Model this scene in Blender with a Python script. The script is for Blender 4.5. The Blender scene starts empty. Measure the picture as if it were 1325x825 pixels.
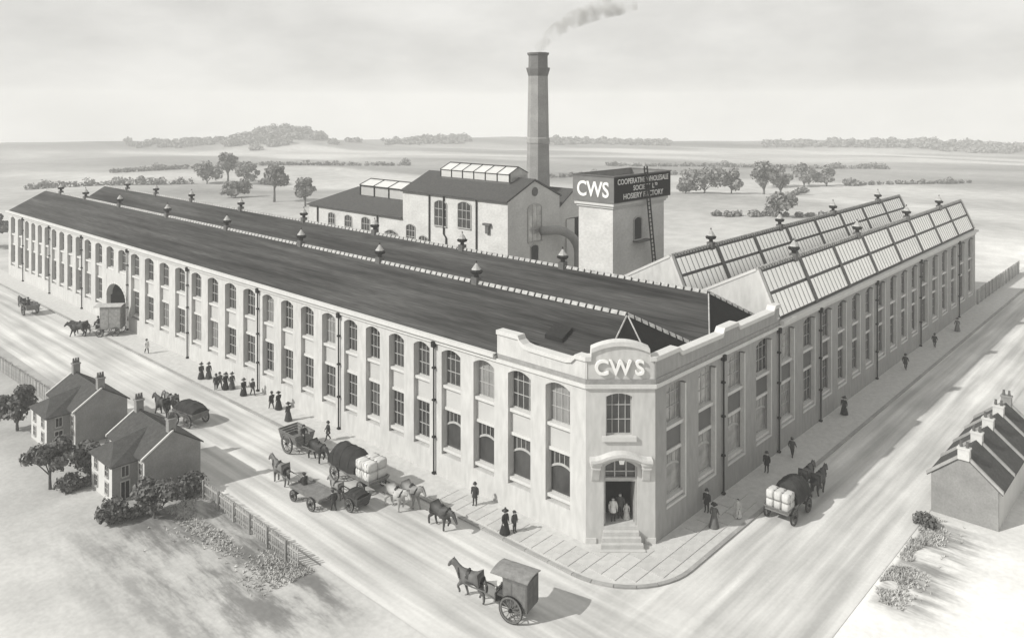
import bpy, bmesh, math, random
import numpy as np
from mathutils import Vector, Matrix, noise as mnoise

random.seed(7)
sc = bpy.context.scene
col = sc.collection
R = math.radians

# ------------------------------------------------------------------ camera, sky, sun, exposure
# world axes: x runs along the right-hand street, y along the left-hand street, origin at the factory corner
VIEW = math.atan2(0.6764714, 0.7364689)                 # heading of the camera
cd = bpy.data.cameras.new('Camera')
cam = bpy.data.objects.new('Camera', cd)
col.objects.link(cam)
cam.location = (-43.44, -29.571, 30.0)
cam.rotation_euler = (R(90), 0, VIEW - R(90))
cd.sensor_width = 36.0
cd.lens = 36.0 * 1031.0 / 1325.0
cd.shift_y = -(412.5 - 135.0) / 1325.0
cd.clip_start = 0.5
cd.clip_end = 6000
sc.camera = cam

SUN = Vector((-0.909, 0.413, 0)).normalized()
ELEV = R(37)
SUNV = Vector((SUN.x * math.cos(ELEV), SUN.y * math.cos(ELEV), math.sin(ELEV)))
w = bpy.data.worlds.new('World')
sc.world = w
w.use_nodes = True
nt = w.node_tree
for n in list(nt.nodes):
    nt.nodes.remove(n)
N = nt.nodes.new
L = nt.links.new
out = N('ShaderNodeOutputWorld')
bg = N('ShaderNodeBackground')
bg.inputs['Strength'].default_value = 0.10
tc = N('ShaderNodeTexCoord')
sep = N('ShaderNodeSeparateXYZ')
mx = N('ShaderNodeMath'); mx.operation = 'SMOOTH_MAX'; mx.inputs[1].default_value = 0.05; mx.inputs[2].default_value = 0.22
cmb = N('ShaderNodeCombineXYZ')
L(tc.outputs['Generated'], sep.inputs[0])
L(sep.outputs['Z'], mx.inputs[0])
L(sep.outputs['X'], cmb.inputs['X']); L(sep.outputs['Y'], cmb.inputs['Y']); L(mx.outputs[0], cmb.inputs['Z'])
sky = N('ShaderNodeTexSky')
sky.sky_type = 'NISHITA'
sky.sun_disc = False
sky.sun_elevation = ELEV
sky.sun_rotation = math.atan2(SUN.x, SUN.y)
sky.dust_density = 4.0
sky.air_density = 1.0
L(cmb.outputs[0], sky.inputs['Vector'])
bw = N('ShaderNodeRGBToBW')
L(sky.outputs[0], bw.inputs[0])
# thin, even cloud cover: a veil with soft streaks
mp = N('ShaderNodeMapping'); mp.inputs['Scale'].default_value = (1.6, 1.6, 4.0)
L(tc.outputs['Generated'], mp.inputs['Vector'])
nz = N('ShaderNodeTexNoise'); nz.inputs['Scale'].default_value = 3.2; nz.inputs['Detail'].default_value = 6; nz.inputs['Roughness'].default_value = 0.55
L(mp.outputs[0], nz.inputs['Vector'])
rmp = N('ShaderNodeMapRange'); rmp.inputs[1].default_value = 0.3; rmp.inputs[2].default_value = 0.72
rmp.inputs[3].default_value = 6.7; rmp.inputs[4].default_value = 9.0
L(nz.outputs['Fac'], rmp.inputs[0])
mixc = N('ShaderNodeMix'); mixc.data_type = 'FLOAT'; mixc.inputs[0].default_value = 0.90
L(bw.outputs[0], mixc.inputs[2]); L(rmp.outputs[0], mixc.inputs[3])
tint = N('ShaderNodeVectorMath'); tint.operation = 'SCALE'
tint.inputs[0].default_value = (1.0, 0.99, 0.952)
L(mixc.outputs[0], tint.inputs['Scale'])
L(tint.outputs[0], bg.inputs['Color'])
L(bg.outputs[0], out.inputs['Surface'])

sd = bpy.data.lights.new('Sun', 'SUN')
sd.energy = 4.8
sd.angle = R(0.6)
sd.color = (1.0, 0.985, 0.945)
sun = bpy.data.objects.new('Sun', sd)
col.objects.link(sun)
sun.rotation_euler = SUNV.to_track_quat('Z', 'Y').to_euler()
sun.location = (0, 0, 120)

sc.view_settings.view_transform = 'Standard'
sc.view_settings.look = 'None'
sc.view_settings.gamma = 1.0
sc.view_settings.exposure = 0.0
sc.cycles.use_denoising = True
sc.cycles.max_bounces = 6
sc.cycles.diffuse_bounces = 3
sc.cycles.glossy_bounces = 3
sc.cycles.volume_bounces = 1
sc.cycles.transparent_max_bounces = 8
sc.cycles.volume_step_rate = 4.0
sc.cycles.volume_max_steps = 128

# ------------------------------------------------------------------ materials
def g(v):
    return (v, v * 0.994, v * 0.97, 1)

MATS = {}
def mat(name, v, rough=0.85, var=0.12, scale=1.2, stretch=(1, 1, 1), fine=0.0, fscale=14.0, bump=0.0, spec=0.25, metal=0.0, objcol=False, rnd=0.0, coords='Object'):
    """grey material with mottling (var, scale), finer grain (fine, fscale), tone per object (rnd) and relief"""
    m = bpy.data.materials.new(name)
    m.use_nodes = True
    t = m.node_tree
    b = t.nodes['Principled BSDF']
    b.inputs['Roughness'].default_value = rough
    b.inputs['Metallic'].default_value = metal
    b.inputs['Specular IOR Level'].default_value = spec
    nn = t.nodes.new; ll = t.links.new
    c = nn('ShaderNodeTexCoord')
    mp_ = nn('ShaderNodeMapping'); mp_.inputs['Scale'].default_value = stretch
    ll(c.outputs[coords], mp_.inputs['Vector'])
    n1 = nn('ShaderNodeTexNoise'); n1.inputs['Scale'].default_value = scale; n1.inputs['Detail'].default_value = 5
    ll(mp_.outputs[0], n1.inputs['Vector'])
    r1 = nn('ShaderNodeMapRange'); r1.inputs[1].default_value = 0.28; r1.inputs[2].default_value = 0.72
    r1.inputs[3].default_value = 1 - var; r1.inputs[4].default_value = 1 + var
    ll(n1.outputs['Fac'], r1.inputs[0])
    val = r1.outputs[0]
    n2 = None
    if fine or bump:
        n2 = nn('ShaderNodeTexNoise'); n2.inputs['Scale'].default_value = fscale; n2.inputs['Detail'].default_value = 3
        ll(mp_.outputs[0], n2.inputs['Vector'])
    if fine:
        r2 = nn('ShaderNodeMapRange'); r2.inputs[1].default_value = 0.3; r2.inputs[2].default_value = 0.7
        r2.inputs[3].default_value = 1 - fine; r2.inputs[4].default_value = 1 + fine
        ll(n2.outputs['Fac'], r2.inputs[0])
        mu = nn('ShaderNodeMath'); mu.operation = 'MULTIPLY'
        ll(val, mu.inputs[0]); ll(r2.outputs[0], mu.inputs[1]); val = mu.outputs[0]
    oi = nn('ShaderNodeObjectInfo')
    if rnd:
        r3 = nn('ShaderNodeMapRange'); r3.inputs[3].default_value = 1 - rnd; r3.inputs[4].default_value = 1 + rnd
        ll(oi.outputs['Random'], r3.inputs[0])
        mu = nn('ShaderNodeMath'); mu.operation = 'MULTIPLY'
        ll(val, mu.inputs[0]); ll(r3.outputs[0], mu.inputs[1]); val = mu.outputs[0]
    sv = nn('ShaderNodeVectorMath'); sv.operation = 'SCALE'
    if objcol:
        ll(oi.outputs['Color'], sv.inputs[0])
    else:
        sv.inputs[0].default_value = g(v)[:3]
    ll(val, sv.inputs['Scale'])
    ll(sv.outputs[0], b.inputs['Base Color'])
    if bump:
        bp = nn('ShaderNodeBump'); bp.inputs['Strength'].default_value = bump; bp.inputs['Distance'].default_value = 0.05
        ll(n2.outputs['Fac'], bp.inputs['Height']); ll(bp.outputs[0], b.inputs['Normal'])
    MATS[name] = m
    return m

M = MATS
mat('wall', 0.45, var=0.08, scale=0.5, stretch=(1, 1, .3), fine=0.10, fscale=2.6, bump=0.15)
mat('wall_side_shaded', 0.265, var=0.08, scale=0.5, stretch=(1, 1, .3), fine=0.10, fscale=2.6, bump=0.15)  # same wall made darker: shade on the side wing put into the colour
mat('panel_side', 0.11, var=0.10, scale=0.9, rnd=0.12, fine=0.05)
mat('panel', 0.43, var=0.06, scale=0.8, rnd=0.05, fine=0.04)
mat('trim', 0.50, var=0.06, scale=1.5, fine=0.05, fscale=8)
mat('band', 0.24, var=0.15, scale=2.0, fine=0.1, fscale=12)
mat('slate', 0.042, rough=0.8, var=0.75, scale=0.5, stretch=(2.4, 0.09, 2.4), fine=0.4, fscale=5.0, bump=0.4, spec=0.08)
mat('slate_hip_shaded', 0.012, rough=0.9, var=0.2, scale=2.0, fine=0.15, spec=0.02)  # near-black copy of the slate, shade on the hip ends painted in
mat('slate_house', 0.06, rough=0.85, var=0.2, scale=2.5, fine=0.2, fscale=9, spec=0.1)
mat('lead', 0.10, rough=0.6, var=0.2, scale=3)
mat('iron', 0.02, spec=0.1, rough=0.7, var=0.2, scale=4)
mat('crest', 0.34, var=0.3, scale=3.0)
mat('glass', 0.045, rough=0.12, var=0.45, scale=0.9, stretch=(1.6, 1.6, 0.7), spec=0.55, rnd=0.35)
mat('glass_pale', 0.42, rough=0.16, var=0.35, scale=1.0, spec=0.6, metal=0.35, rnd=0.2)
mat('glass_blind', 0.20, rough=0.2, var=0.2, scale=1.0, spec=0.5, rnd=0.2)
mat('skylight', 0.95, rough=0.3, var=0.05, scale=0.8, metal=0.75, spec=0.5, rnd=0.04)
mat('skybar', 0.10, rough=0.7, var=0.15, scale=3)
mat('glazing', 0.33, rough=0.6, var=0.15, scale=3)
mat('frame', 0.36, rough=0.6, var=0.1, scale=4)
mat('dark_in', 0.022, var=0.3, scale=0.8)
mat('rear_wall', 0.50, var=0.12, scale=0.3, stretch=(1, 1, 1.6), fine=0.09, fscale=2.5, bump=0.1)
mat('sign_dark', 0.010, spec=0.03, rough=0.8, var=0.2, scale=2)
mat('sign_grey', 0.15, rough=0.6, var=0.15, scale=1.0)
mat('letter', 0.72, rough=0.6, var=0.05, scale=3)
mat('chimney_brick', 0.24, var=0.16, scale=0.35, stretch=(1, 1, 1.6), fine=0.12, fscale=5, bump=0.2)
mat('chimney_dark', 0.13, var=0.2, scale=0.6, fine=0.12, fscale=5)
mat('stone', 0.43, var=0.10, scale=2.0, fine=0.06, fscale=10, rnd=0.07)
mat('kerb', 0.28, var=0.14, scale=1.5, fine=0.08, fscale=9, rnd=0.10)
mat('house_wall', 0.50, var=0.07, scale=1.0, fine=0.05)
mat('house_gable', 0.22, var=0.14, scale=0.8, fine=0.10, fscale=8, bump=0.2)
mat('timber', 0.30, rough=0.8, var=0.2, scale=3, rnd=0.2)
mat('cart_wood', 0.16, rough=0.75, var=0.25, scale=3.0, fine=0.1, objcol=True)
mat('wheel', 0.12, rough=0.7, var=0.2, scale=4)
mat('tarp', 0.03, spec=0.1, rough=0.85, var=0.35, scale=1.6, fine=0.15, fscale=5, bump=0.5)
mat('bale', 0.50, rough=0.9, var=0.10, scale=3, fine=0.08, rnd=0.10, bump=0.4)
mat('hide', 0.1, rough=0.6, var=0.22, scale=2.5, objcol=True)
mat('hair', 0.025, rough=0.7, var=0.2, scale=8)
mat('leather', 0.03, rough=0.55, var=0.2, scale=6)
mat('cloth', 0.05, rough=0.9, var=0.2, scale=6, objcol=True)
mat('trousers', 0.04, rough=0.9, var=0.2, scale=6)
mat('skin', 0.42, rough=0.7, var=0.05, scale=5)
mat('bark', 0.10, rough=0.95, var=0.3, scale=3, fine=0.2)

def leaf_mat(name, v, var=0.35):
    m = mat(name, v, rough=0.9, var=var, scale=0.9, fine=0.25, fscale=4.0, spec=0.1)
    b = m.node_tree.nodes['Principled BSDF']
    return m
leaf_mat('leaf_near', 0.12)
leaf_mat('leaf_far_hazed', 0.19)  # paler than the near leaves: distance haze put into the colour
leaf_mat('leaf_hedge', 0.16)
mat('grass_blade', 0.42, var=0.3, scale=0.6)

# ------------------------------------------------------------------ helpers
class MB:
    def __init__(s):
        s.v = []; s.f = []; s.m = []
    def poly(s, pts, m=0):
        i = len(s.v); s.v += [tuple(p) for p in pts]; s.f.append(tuple(range(i, i + len(pts)))); s.m.append(m); return s
    def box(s, x0, x1, y0, y1, z0, z1, m=0):
        i = len(s.v)
        s.v += [(x0, y0, z0), (x1, y0, z0), (x1, y1, z0), (x0, y1, z0), (x0, y0, z1), (x1, y0, z1), (x1, y1, z1), (x0, y1, z1)]
        for q in ((3, 2, 1, 0), (4, 5, 6, 7), (0, 1, 5, 4), (1, 2, 6, 5), (2, 3, 7, 6), (3, 0, 4, 7)):
            s.f.append(tuple(i + k for k in q)); s.m.append(m)
        return s
    def prism(s, pts, d, m=0):
        """polygon pts (3-D, any plane) swept by vector d"""
        n = len(pts); i = len(s.v)
        s.v += [tuple(p) for p in pts] + [(p[0] + d[0], p[1] + d[1], p[2] + d[2]) for p in pts]
        s.f.append(tuple(range(i, i + n))); s.m.append(m)
        s.f.append(tuple(reversed(range(i + n, i + 2 * n)))); s.m.append(m)
        for k in range(n):
            k2 = (k + 1) % n
            s.f.append((i + k2, i + k, i + n + k, i + n + k2)); s.m.append(m)
        return s
    def tube(s, pts, rad, n=6, m=0, cap=True):
        pts = [Vector(p) for p in pts]
        if not isinstance(rad, (list, tuple)):
            rad = [rad] * len(pts)
        base = len(s.v)
        for k, p in enumerate(pts):
            d = (pts[min(k + 1, len(pts) - 1)] - pts[max(k - 1, 0)]).normalized()
            a = Vector((0, 0, 1)) if abs(d.z) < 0.9 else Vector((1, 0, 0))
            e1 = d.cross(a).normalized(); e2 = d.cross(e1).normalized()
            for j in range(n):
                t = 2 * math.pi * (j + 0.5) / n
                s.v.append(tuple(p + (e1 * math.cos(t) + e2 * math.sin(t)) * rad[k]))
        for k in range(len(pts) - 1):
            for j in range(n):
                j2 = (j + 1) % n
                s.f.append((base + k * n + j, base + k * n + j2, base + (k + 1) * n + j2, base + (k + 1) * n + j)); s.m.append(m)
        if cap:
            s.f.append(tuple(base + j for j in reversed(range(n)))); s.m.append(m)
            s.f.append(tuple(base + (len(pts) - 1) * n + j for j in range(n))); s.m.append(m)
        return s
    def lathe(s, prof, c=(0, 0, 0), n=12, m=0, sx=1, sy=1, rot=0.0, cap=True):
        base = len(s.v)
        for r, z in prof:
            for j in range(n):
                t = 2 * math.pi * j / n + rot
                s.v.append((c[0] + r * sx * math.cos(t), c[1] + r * sy * math.sin(t), c[2] + z))
        for k in range(len(prof) - 1):
            for j in range(n):
                j2 = (j + 1) % n
                s.f.append((base + k * n + j, base + k * n + j2, base + (k + 1) * n + j2, base + (k + 1) * n + j)); s.m.append(m)
        if cap:
            s.f.append(tuple(base + j for j in reversed(range(n)))); s.m.append(m)
            s.f.append(tuple(base + (len(prof) - 1) * n + j for j in range(n))); s.m.append(m)
        return s
    def mesh(s, name, mats, smooth=False, off=(0, 0, 0)):
        me = bpy.data.meshes.new(name)
        me.from_pydata([(p[0] - off[0], p[1] - off[1], p[2] - off[2]) for p in s.v], [], s.f)
        if not isinstance(mats, (list, tuple)):
            mats = [mats]
        for q in mats:
            me.materials.append(M[q])
        if len(mats) > 1:
            me.polygons.foreach_set('material_index', s.m)
        if smooth:
            me.polygons.foreach_set('use_smooth', [True] * len(me.polygons))
        me.update()
        return me
    def build(s, name, mats, parent=None, smooth=False, off=(0, 0, 0), loc=(0, 0, 0), rz=0.0):
        return link(name, s.mesh(name, mats, smooth, off), parent, loc, rz)

def link(name, me, parent=None, loc=(0, 0, 0), rz=0.0, color=None):
    o = bpy.data.objects.new(name, me)
    col.objects.link(o)
    o.parent = parent
    o.location = loc
    o.rotation_euler = (0, 0, rz)
    if color is not None:
        o.color = g(color)
    return o

def tag(o, label=None, cat=None, group=None, kind=None):
    if label: o['label'] = label
    if cat: o['category'] = cat
    if group: o['group'] = group
    if kind: o['kind'] = kind
    return o

def thing(name, label, cat, loc=(0, 0, 0), rz=0.0, group=None):
    o = link(name, None, None, loc, rz)
    o.empty_display_size = 0.3
    return tag(o, label, cat, group)

KIDS = {}
def kids(o):
    return [c for c in bpy.data.objects if c.parent == o]

def copy_tree(o, parent=None, colors=None):
    c = o.copy(); col.objects.link(c); c.parent = parent
    for ch in o.children:
        copy_tree(ch, c)
    return c

def recolor(o, v):
    o.color = g(v)
    for ch in o.children:
        recolor(ch, v)

# ------------------------------------------------------------------ ground, roads, pavement
def sm(a, b, t):
    t = max(0.0, min(1.0, (t - a) / (b - a)))
    return t * t * (3 - 2 * t)

def tz(x, y):
    r = math.hypot(x - 20, y - 40)
    k = sm(170, 260, r)
    z = -4 * k - 13 * sm(260, 860, r)
    a = math.atan2(y - 40, x - 20)
    z += k * (2.2 * mnoise.noise(Vector((x * 0.008, y * 0.008, 3.1))) + 1.0 * mnoise.noise(Vector((x * 0.02, y * 0.02, 7.7))))
    ridge = math.exp(-((r - 900) / 90) ** 2)
    z += ridge * (4.0 + 6.0 * mnoise.noise(Vector((math.cos(a) * 5, math.sin(a) * 5, 1.3))))
    hx, hy = 520.0, 720.0
    z += 15 * math.exp(-(((x - 430) / 60) ** 2 + ((y - 742) / 60) ** 2))
    z -= 55 * sm(960, 1300, r)
    return z

rings = [0] + [10 * (130 ** (i / 62.0)) for i in range(63)]
SEC = 144
mb = MB()
mb.v.append((20, 40, -0.03))
for r in rings[1:]:
    for j in range(SEC):
        t = 2 * math.pi * j / SEC
        x, y = 20 + r * math.cos(t), 40 + r * math.sin(t)
        mb.v.append((x, y, tz(x, y) - 0.03))
for j in range(SEC):
    mb.f.append((0, 1 + j, 1 + (j + 1) % SEC)); mb.m.append(0)
for i in range(len(rings) - 2):
    for j in range(SEC):
        j2 = (j + 1) % SEC
        a, b = 1 + i * SEC, 1 + (i + 1) * SEC
        mb.f.append((a + j, b + j, b + j2, a + j2)); mb.m.append(0)

def ground_material():
    m = bpy.data.materials.new('ground'); m.use_nodes = True
    M['ground'] = m
    t = m.node_tree; b = t.nodes['Principled BSDF']; nn = t.nodes.new; ll = t.links.new
    b.inputs['Roughness'].default_value = 0.95; b.inputs['Specular IOR Level'].default_value = 0.1
    c = nn('ShaderNodeTexCoord')
    def noise_(scale, detail=5, st=(1, 1, 1), rough=0.55):
        mp_ = nn('ShaderNodeMapping'); mp_.inputs['Scale'].default_value = st
        ll(c.outputs['Object'], mp_.inputs['Vector'])
        n1 = nn('ShaderNodeTexNoise'); n1.inputs['Scale'].default_value = scale; n1.inputs['Detail'].default_value = detail; n1.inputs['Roughness'].default_value = rough
        ll(mp_.outputs[0], n1.inputs['Vector'])
        return n1.outputs['Fac']
    def rng(x, a, b_, c_, d):
        r_ = nn('ShaderNodeMapRange'); r_.interpolation_type = 'SMOOTHSTEP'
        for i_, q in ((1, a), (2, b_), (3, c_), (4, d)): r_.inputs[i_].default_value = q
        ll(x, r_.inputs[0]); return r_.outputs[0]
    def mul(a, b_):
        q = nn('ShaderNodeMath'); q.operation = 'MULTIPLY'; ll(a, q.inputs[0])
        if isinstance(b_, float): q.inputs[1].default_value = b_
        else: ll(b_, q.inputs[1])
        return q.outputs[0]
    big = rng(noise_(0.012, 4, (1.0, 0.55, 1)), 0.35, 0.68, 0.66, 1.0)      # fields
    mid = rng(noise_(0.22, 5), 0.3, 0.7, 0.86, 1.06)
    fin = rng(noise_(2.6, 4), 0.3, 0.7, 0.93, 1.05)
    # worn rough grass in the field corner below the fence and on the verge across the right-hand road
    s_ = nn('ShaderNodeSeparateXYZ'); ll(c.outputs['Object'], s_.inputs[0])
    gx = mul(rng(s_.outputs['X'], -31.0, -16.5, 0.0, 1.0), rng(s_.outputs['X'], -14.6, -13.9, 1.0, 0.0))
    gy = mul(rng(s_.outputs['Y'], 5.0, 13.0, 0.0, 1.0), rng(s_.outputs['Y'], 27.0, 38.0, 1.0, 0.0))
    hx = mul(rng(s_.outputs['X'], 4.0, 9.0, 0.0, 1.0), rng(s_.outputs['X'], 18.0, 22.0, 1.0, 0.0))
    hy = mul(rng(s_.outputs['Y'], -13.0, -12.6, 1.0, 0.0), rng(s_.outputs['Y'], -19.0, -14.5, 0.0, 1.0))
    ad = nn('ShaderNodeMath'); ad.operation = 'ADD'
    ll(mul(gx, gy), ad.inputs[0]); ll(mul(hx, hy), ad.inputs[1])
    pat = mul(ad.outputs[0], rng(noise_(0.55, 6, (1.0, 0.22, 1), 0.7), 0.36, 0.64, 0.2, 1.0))
    pm = rng(pat, 0.0, 1.0, 1.0, 0.36)
    vd = nn('ShaderNodeVectorMath'); vd.operation = 'DISTANCE'; vd.inputs[1].default_value = (20, 40, 0)
    ll(c.outputs['Object'], vd.inputs[0])
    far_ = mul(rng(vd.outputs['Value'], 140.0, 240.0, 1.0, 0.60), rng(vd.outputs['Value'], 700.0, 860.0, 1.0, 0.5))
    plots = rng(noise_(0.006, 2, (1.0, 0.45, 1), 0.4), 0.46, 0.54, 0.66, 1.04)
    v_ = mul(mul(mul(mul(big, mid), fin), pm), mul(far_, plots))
    sv = nn('ShaderNodeVectorMath'); sv.operation = 'SCALE'; sv.inputs[0].default_value = g(0.77)[:3]
    ll(v_, sv.inputs['Scale']); ll(sv.outputs[0], b.inputs['Base Color'])
    bp = nn('ShaderNodeBump'); bp.inputs['Strength'].default_value = 0.4; bp.inputs['Distance'].default_value = 0.08
    ll(noise_(1.6, 6), bp.inputs['Height']); ll(bp.outputs[0], b.inputs['Normal'])
ground_material()
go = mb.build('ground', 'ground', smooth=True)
tag(go, 'pale open ground and fields around the factory', 'ground', kind='structure')

KX, KY = -3.5, -3.5           # kerb lines
FX, FY = -13.6, -12.5         # far edges of the two roads

def road_material(name, along):
    m = bpy.data.materials.new(name); m.use_nodes = True
    M[name] = m
    t = m.node_tree; b = t.nodes['Principled BSDF']; nn = t.nodes.new; ll = t.links.new
    b.inputs['Roughness'].default_value = 0.9; b.inputs['Specular IOR Level'].default_value = 0.15
    c = nn('ShaderNodeTexCoord')
    def noise_(scale, st, det=5):
        mp_ = nn('ShaderNodeMapping'); mp_.inputs['Scale'].default_value = st
        ll(c.outputs['Object'], mp_.inputs['Vector'])
        n1 = nn('ShaderNodeTexNoise'); n1.inputs['Scale'].default_value = scale; n1.inputs['Detail'].default_value = det
        ll(mp_.outputs[0], n1.inputs['Vector']); return n1.outputs['Fac']
    def rng(x, a, b_, c_, d):
        r_ = nn('ShaderNodeMapRange')
        for i_, q in ((1, a), (2, b_), (3, c_), (4, d)): r_.inputs[i_].default_value = q
        ll(x, r_.inputs[0]); return r_.outputs[0]
    st = (0.3, 0.3, 1)
    sx_ = nn('ShaderNodeSeparateXYZ'); ll(c.outputs['Object'], sx_.inputs[0])
    def sstep(x, a, b_):
        r_ = nn('ShaderNodeMapRange'); r_.interpolation_type = 'SMOOTHSTEP'
        r_.inputs[1].default_value = a; r_.inputs[2].default_value = b_; ll(x, r_.inputs[0]); return r_.outputs[0]
    turn = nn('ShaderNodeMath'); turn.operation = 'MULTIPLY'          # traffic turns into the side street here
    ll(sstep(sx_.outputs['X'], -9.0, 1.0), turn.inputs[0])
    inv = nn('ShaderNodeMath'); inv.operation = 'SUBTRACT'; inv.inputs[0].default_value = 1.0; ll(sstep(sx_.outputs['Y'], -4.0, 6.0), inv.inputs[1])
    ll(inv.outputs[0], turn.inputs[1])
    mixr = nn('ShaderNodeMix'); mixr.data_type = 'FLOAT'
    ll(turn.outputs[0], mixr.inputs[0])
    ll(rng(noise_(1.1, (1.0, 0.045, 1)), 0.36, 0.66, 0.66, 1.06), mixr.inputs[2])
    ll(rng(noise_(1.1, (0.045, 1.0, 1)), 0.36, 0.66, 0.66, 1.06), mixr.inputs[3])
    ruts = mixr.outputs[0]
    mid = rng(noise_(0.11, (1, 1, 1)), 0.34, 0.66, 0.80, 1.08)
    fin = rng(noise_(4.0, (1, 1, 1)), 0.3, 0.7, 0.95, 1.04)
    def mul(a, b_):
        q = nn('ShaderNodeMath'); q.operation = 'MULTIPLY'; ll(a, q.inputs[0]); ll(b_, q.inputs[1]); return q.outputs[0]
    v_ = mul(mul(ruts, mid), fin)
    sv = nn('ShaderNodeVectorMath'); sv.operation = 'SCALE'; sv.inputs[0].default_value = g(0.57)[:3]
    ll(v_, sv.inputs['Scale']); ll(sv.outputs[0], b.inputs['Base Color'])
    bp = nn('ShaderNodeBump'); bp.inputs['Strength'].default_value = 0.3; bp.inputs['Distance'].default_value = 0.05
    ll(noise_(2.5, st), bp.inputs['Height']); ll(bp.outputs[0], b.inputs['Normal'])
road_material('road_dust', 'y')

def grid_sheet(x0, x1, y0, y1, z, mname, name):
    q = MB(); q.poly([(x0, y0, z), (x1, y0, z), (x1, y1, z), (x0, y1, z)])
    return q.build(name, mname)
ro = grid_sheet(FX, KX + 0.1, -60, 190, 0.0, 'road_dust', 'road')
tag(ro, 'wide dusty street with wheel ruts past the long white front', 'road', kind='structure')
# side road butts against the first one
q = MB(); q.poly([(KX + 0.1, FY, 0.0), (170, FY, 0.0), (170, KY + 0.1, 0.0), (2.0, KY + 0.1, 0.0), (KX + 0.1, 2.0, 0.0)])
ro2 = q.build('side_road', 'road_dust')
tag(ro2, 'rutted side street along the shaded wing', 'road', kind='structure')

# pavement base slab, kerb stones and flagstones
CR, CC = 5.5, 2.0             # kerb corner: radius and centre (CC, CC)
arc = [(CC - CR * math.cos(t), CC - CR * math.sin(t)) for t in [math.pi / 2 * k / 12 for k in range(13)]]
inset = lambda d: [(CC - (CR - d) * math.cos(t), CC - (CR - d) * math.sin(t)) for t in [math.pi / 2 * k / 12 for k in range(13)]]
pts = [(0.3, 150)] + [(KX + 0.3, 150)] + inset(0.3) + [(140, KY + 0.3)] + [(140, 0.3), (3.3, 0.3), (0.3, 3.6)]
q = MB(); q.prism([(p[0], p[1], 0.065) for p in pts], (0, 0, -0.3))
pave = q.build('pavement', 'stone')
tag(pave, 'flagged pavement with stone kerb round the factory corner', 'pavement', kind='structure')
ks = MB().box(-0.98, 0.98, 0, 0.29, -0.2, 0.12).mesh('kerb_stone', 'kerb')
y = CC + 1.0
while y < 149:
    if not (79.0 < y < 88.0):
        o = link('kerb_stone', ks, pave, (KX, y, 0), R(-90)); o.location.x = KX
    else:
        o = link('kerb_stone', ks, pave, (KX, y, -0.07), R(-90))
    y += 2.0
x = CC + 1.0
while x < 139:
    link('kerb_stone', ks, pave, (x, KY, 0), 0.0)
    x += 2.0
na = 6
for k in range(na):
    t0, t1 = math.pi / 2 * k / na + 0.004, math.pi / 2 * (k + 1) / na - 0.004
    q = MB()
    pl = []
    for t in (t0, (t0 + t1) / 2, t1):
        pl.append((CC - CR * math.cos(t), CC - CR * math.sin(t)))
    for t in (t1, (t0 + t1) / 2, t0):
        pl.append((CC - (CR - 0.29) * math.cos(t), CC - (CR - 0.29) * math.sin(t)))
    q.prism([(p[0], p[1], 0.12) for p in pl], (0, 0, -0.3))
    q.build('kerb_stone', 'kerb', pave)
fl = {}
def flag_mesh(w_, d_):
    k = (round(w_, 2), round(d_, 2))
    if k not in fl:
        fl[k] = MB().box(-w_ / 2 + .03, w_ / 2 - .03, -d_ / 2 + .025, d_ / 2 - .025, -0.05, 0.0).mesh('flagstone', 'stone')
    return fl[k]
def inside_pave(x, y):
    if x > 0 and y > 0 and (x / 3.21 + y / 3.49) > 1: return False
    if x < KX + 0.3 or y < KY + 0.3: return False
    if x < CC and y < CC and math.hypot(x - CC, y - CC) > CR - 0.32: return False
    return True
rnd = random.Random(3)
W_, D_ = 1.55, 1.05
for j in range(-4, 16):
    for i in range(-4, 12):
        cx, cy = i * W_ + (0.5 * W_ if j % 2 else 0) + 0.1, j * D_ + 0.05
        if cx > 14 or (cx > 2.5 and cy > 0) : continue
        ok = all(inside_pave(cx + sx * W_ / 2, cy + sy * D_ / 2) for sx in (-1, 1) for sy in (-1, 1))
        if not ok:
            hw = W_ / 2
            for s_ in (-1, 1):
                if all(inside_pave(cx + s_ * hw / 2 + sx * hw / 2, cy + sy * D_ / 2) for sx in (-1, 1) for sy in (-1, 1)):
                    link('flagstone', flag_mesh(hw, D_), pave, (cx + s_ * hw / 2, cy, 0.105 + rnd.uniform(0, .012)))
            continue
        link('flagstone', flag_mesh(W_, D_), pave, (cx, cy, 0.105 + rnd.uniform(0, .012)))

# ------------------------------------------------------------------ the factory
fac = thing('factory', 'long two-storey pale factory with rounded corner parapet lettered CWS', 'factory', (0, 0, 0))
LEFT = R(-90)
CH_RZ = math.atan2(-0.7364689, 0.6764714)
CH_MID = (1.605, 1.745, 0)
CHW = 2.37

Z_PL, Z_LS, Z_LT, Z_US, Z_UT, Z_CR, Z_ST = 1.85, 2.35, 5.40, 7.42, 10.05, 10.42, 10.66

def segs_to_bays(segs, ratio):
    out_ = []
    for a, b, n in segs:
        p = (b - a) / n
        for k in range(n):
            c = a + (k + .5) * p
            out_.append((c - p * ratio / 2, c + p * ratio / 2))
    return out_
segL = [(4.15, 18.75, 4), (18.85, 31.9, 4), (31.9, 46.25, 4), (46.25, 62.2, 4), (62.2, 79.5, 4), (79.5, 95.8, 4), (95.8, 109.6, 4), (109.6, 122.6, 4), (122.6, 130.4, 2)]
segR = [(3.75, 12.6, 2), (12.6, 22.4, 2), (22.4, 31.7, 2), (31.7, 47.4, 4), (47.4, 63.4, 4), (63.4, 81.5, 4), (81.5, 90.7, 2)]
bayL = segs_to_bays(segL, 0.61)
bayR = segs_to_bays(segR, 0.60)
GATE = (80.3, 86.8)
GATE_BAYS = (20, 21)

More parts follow.
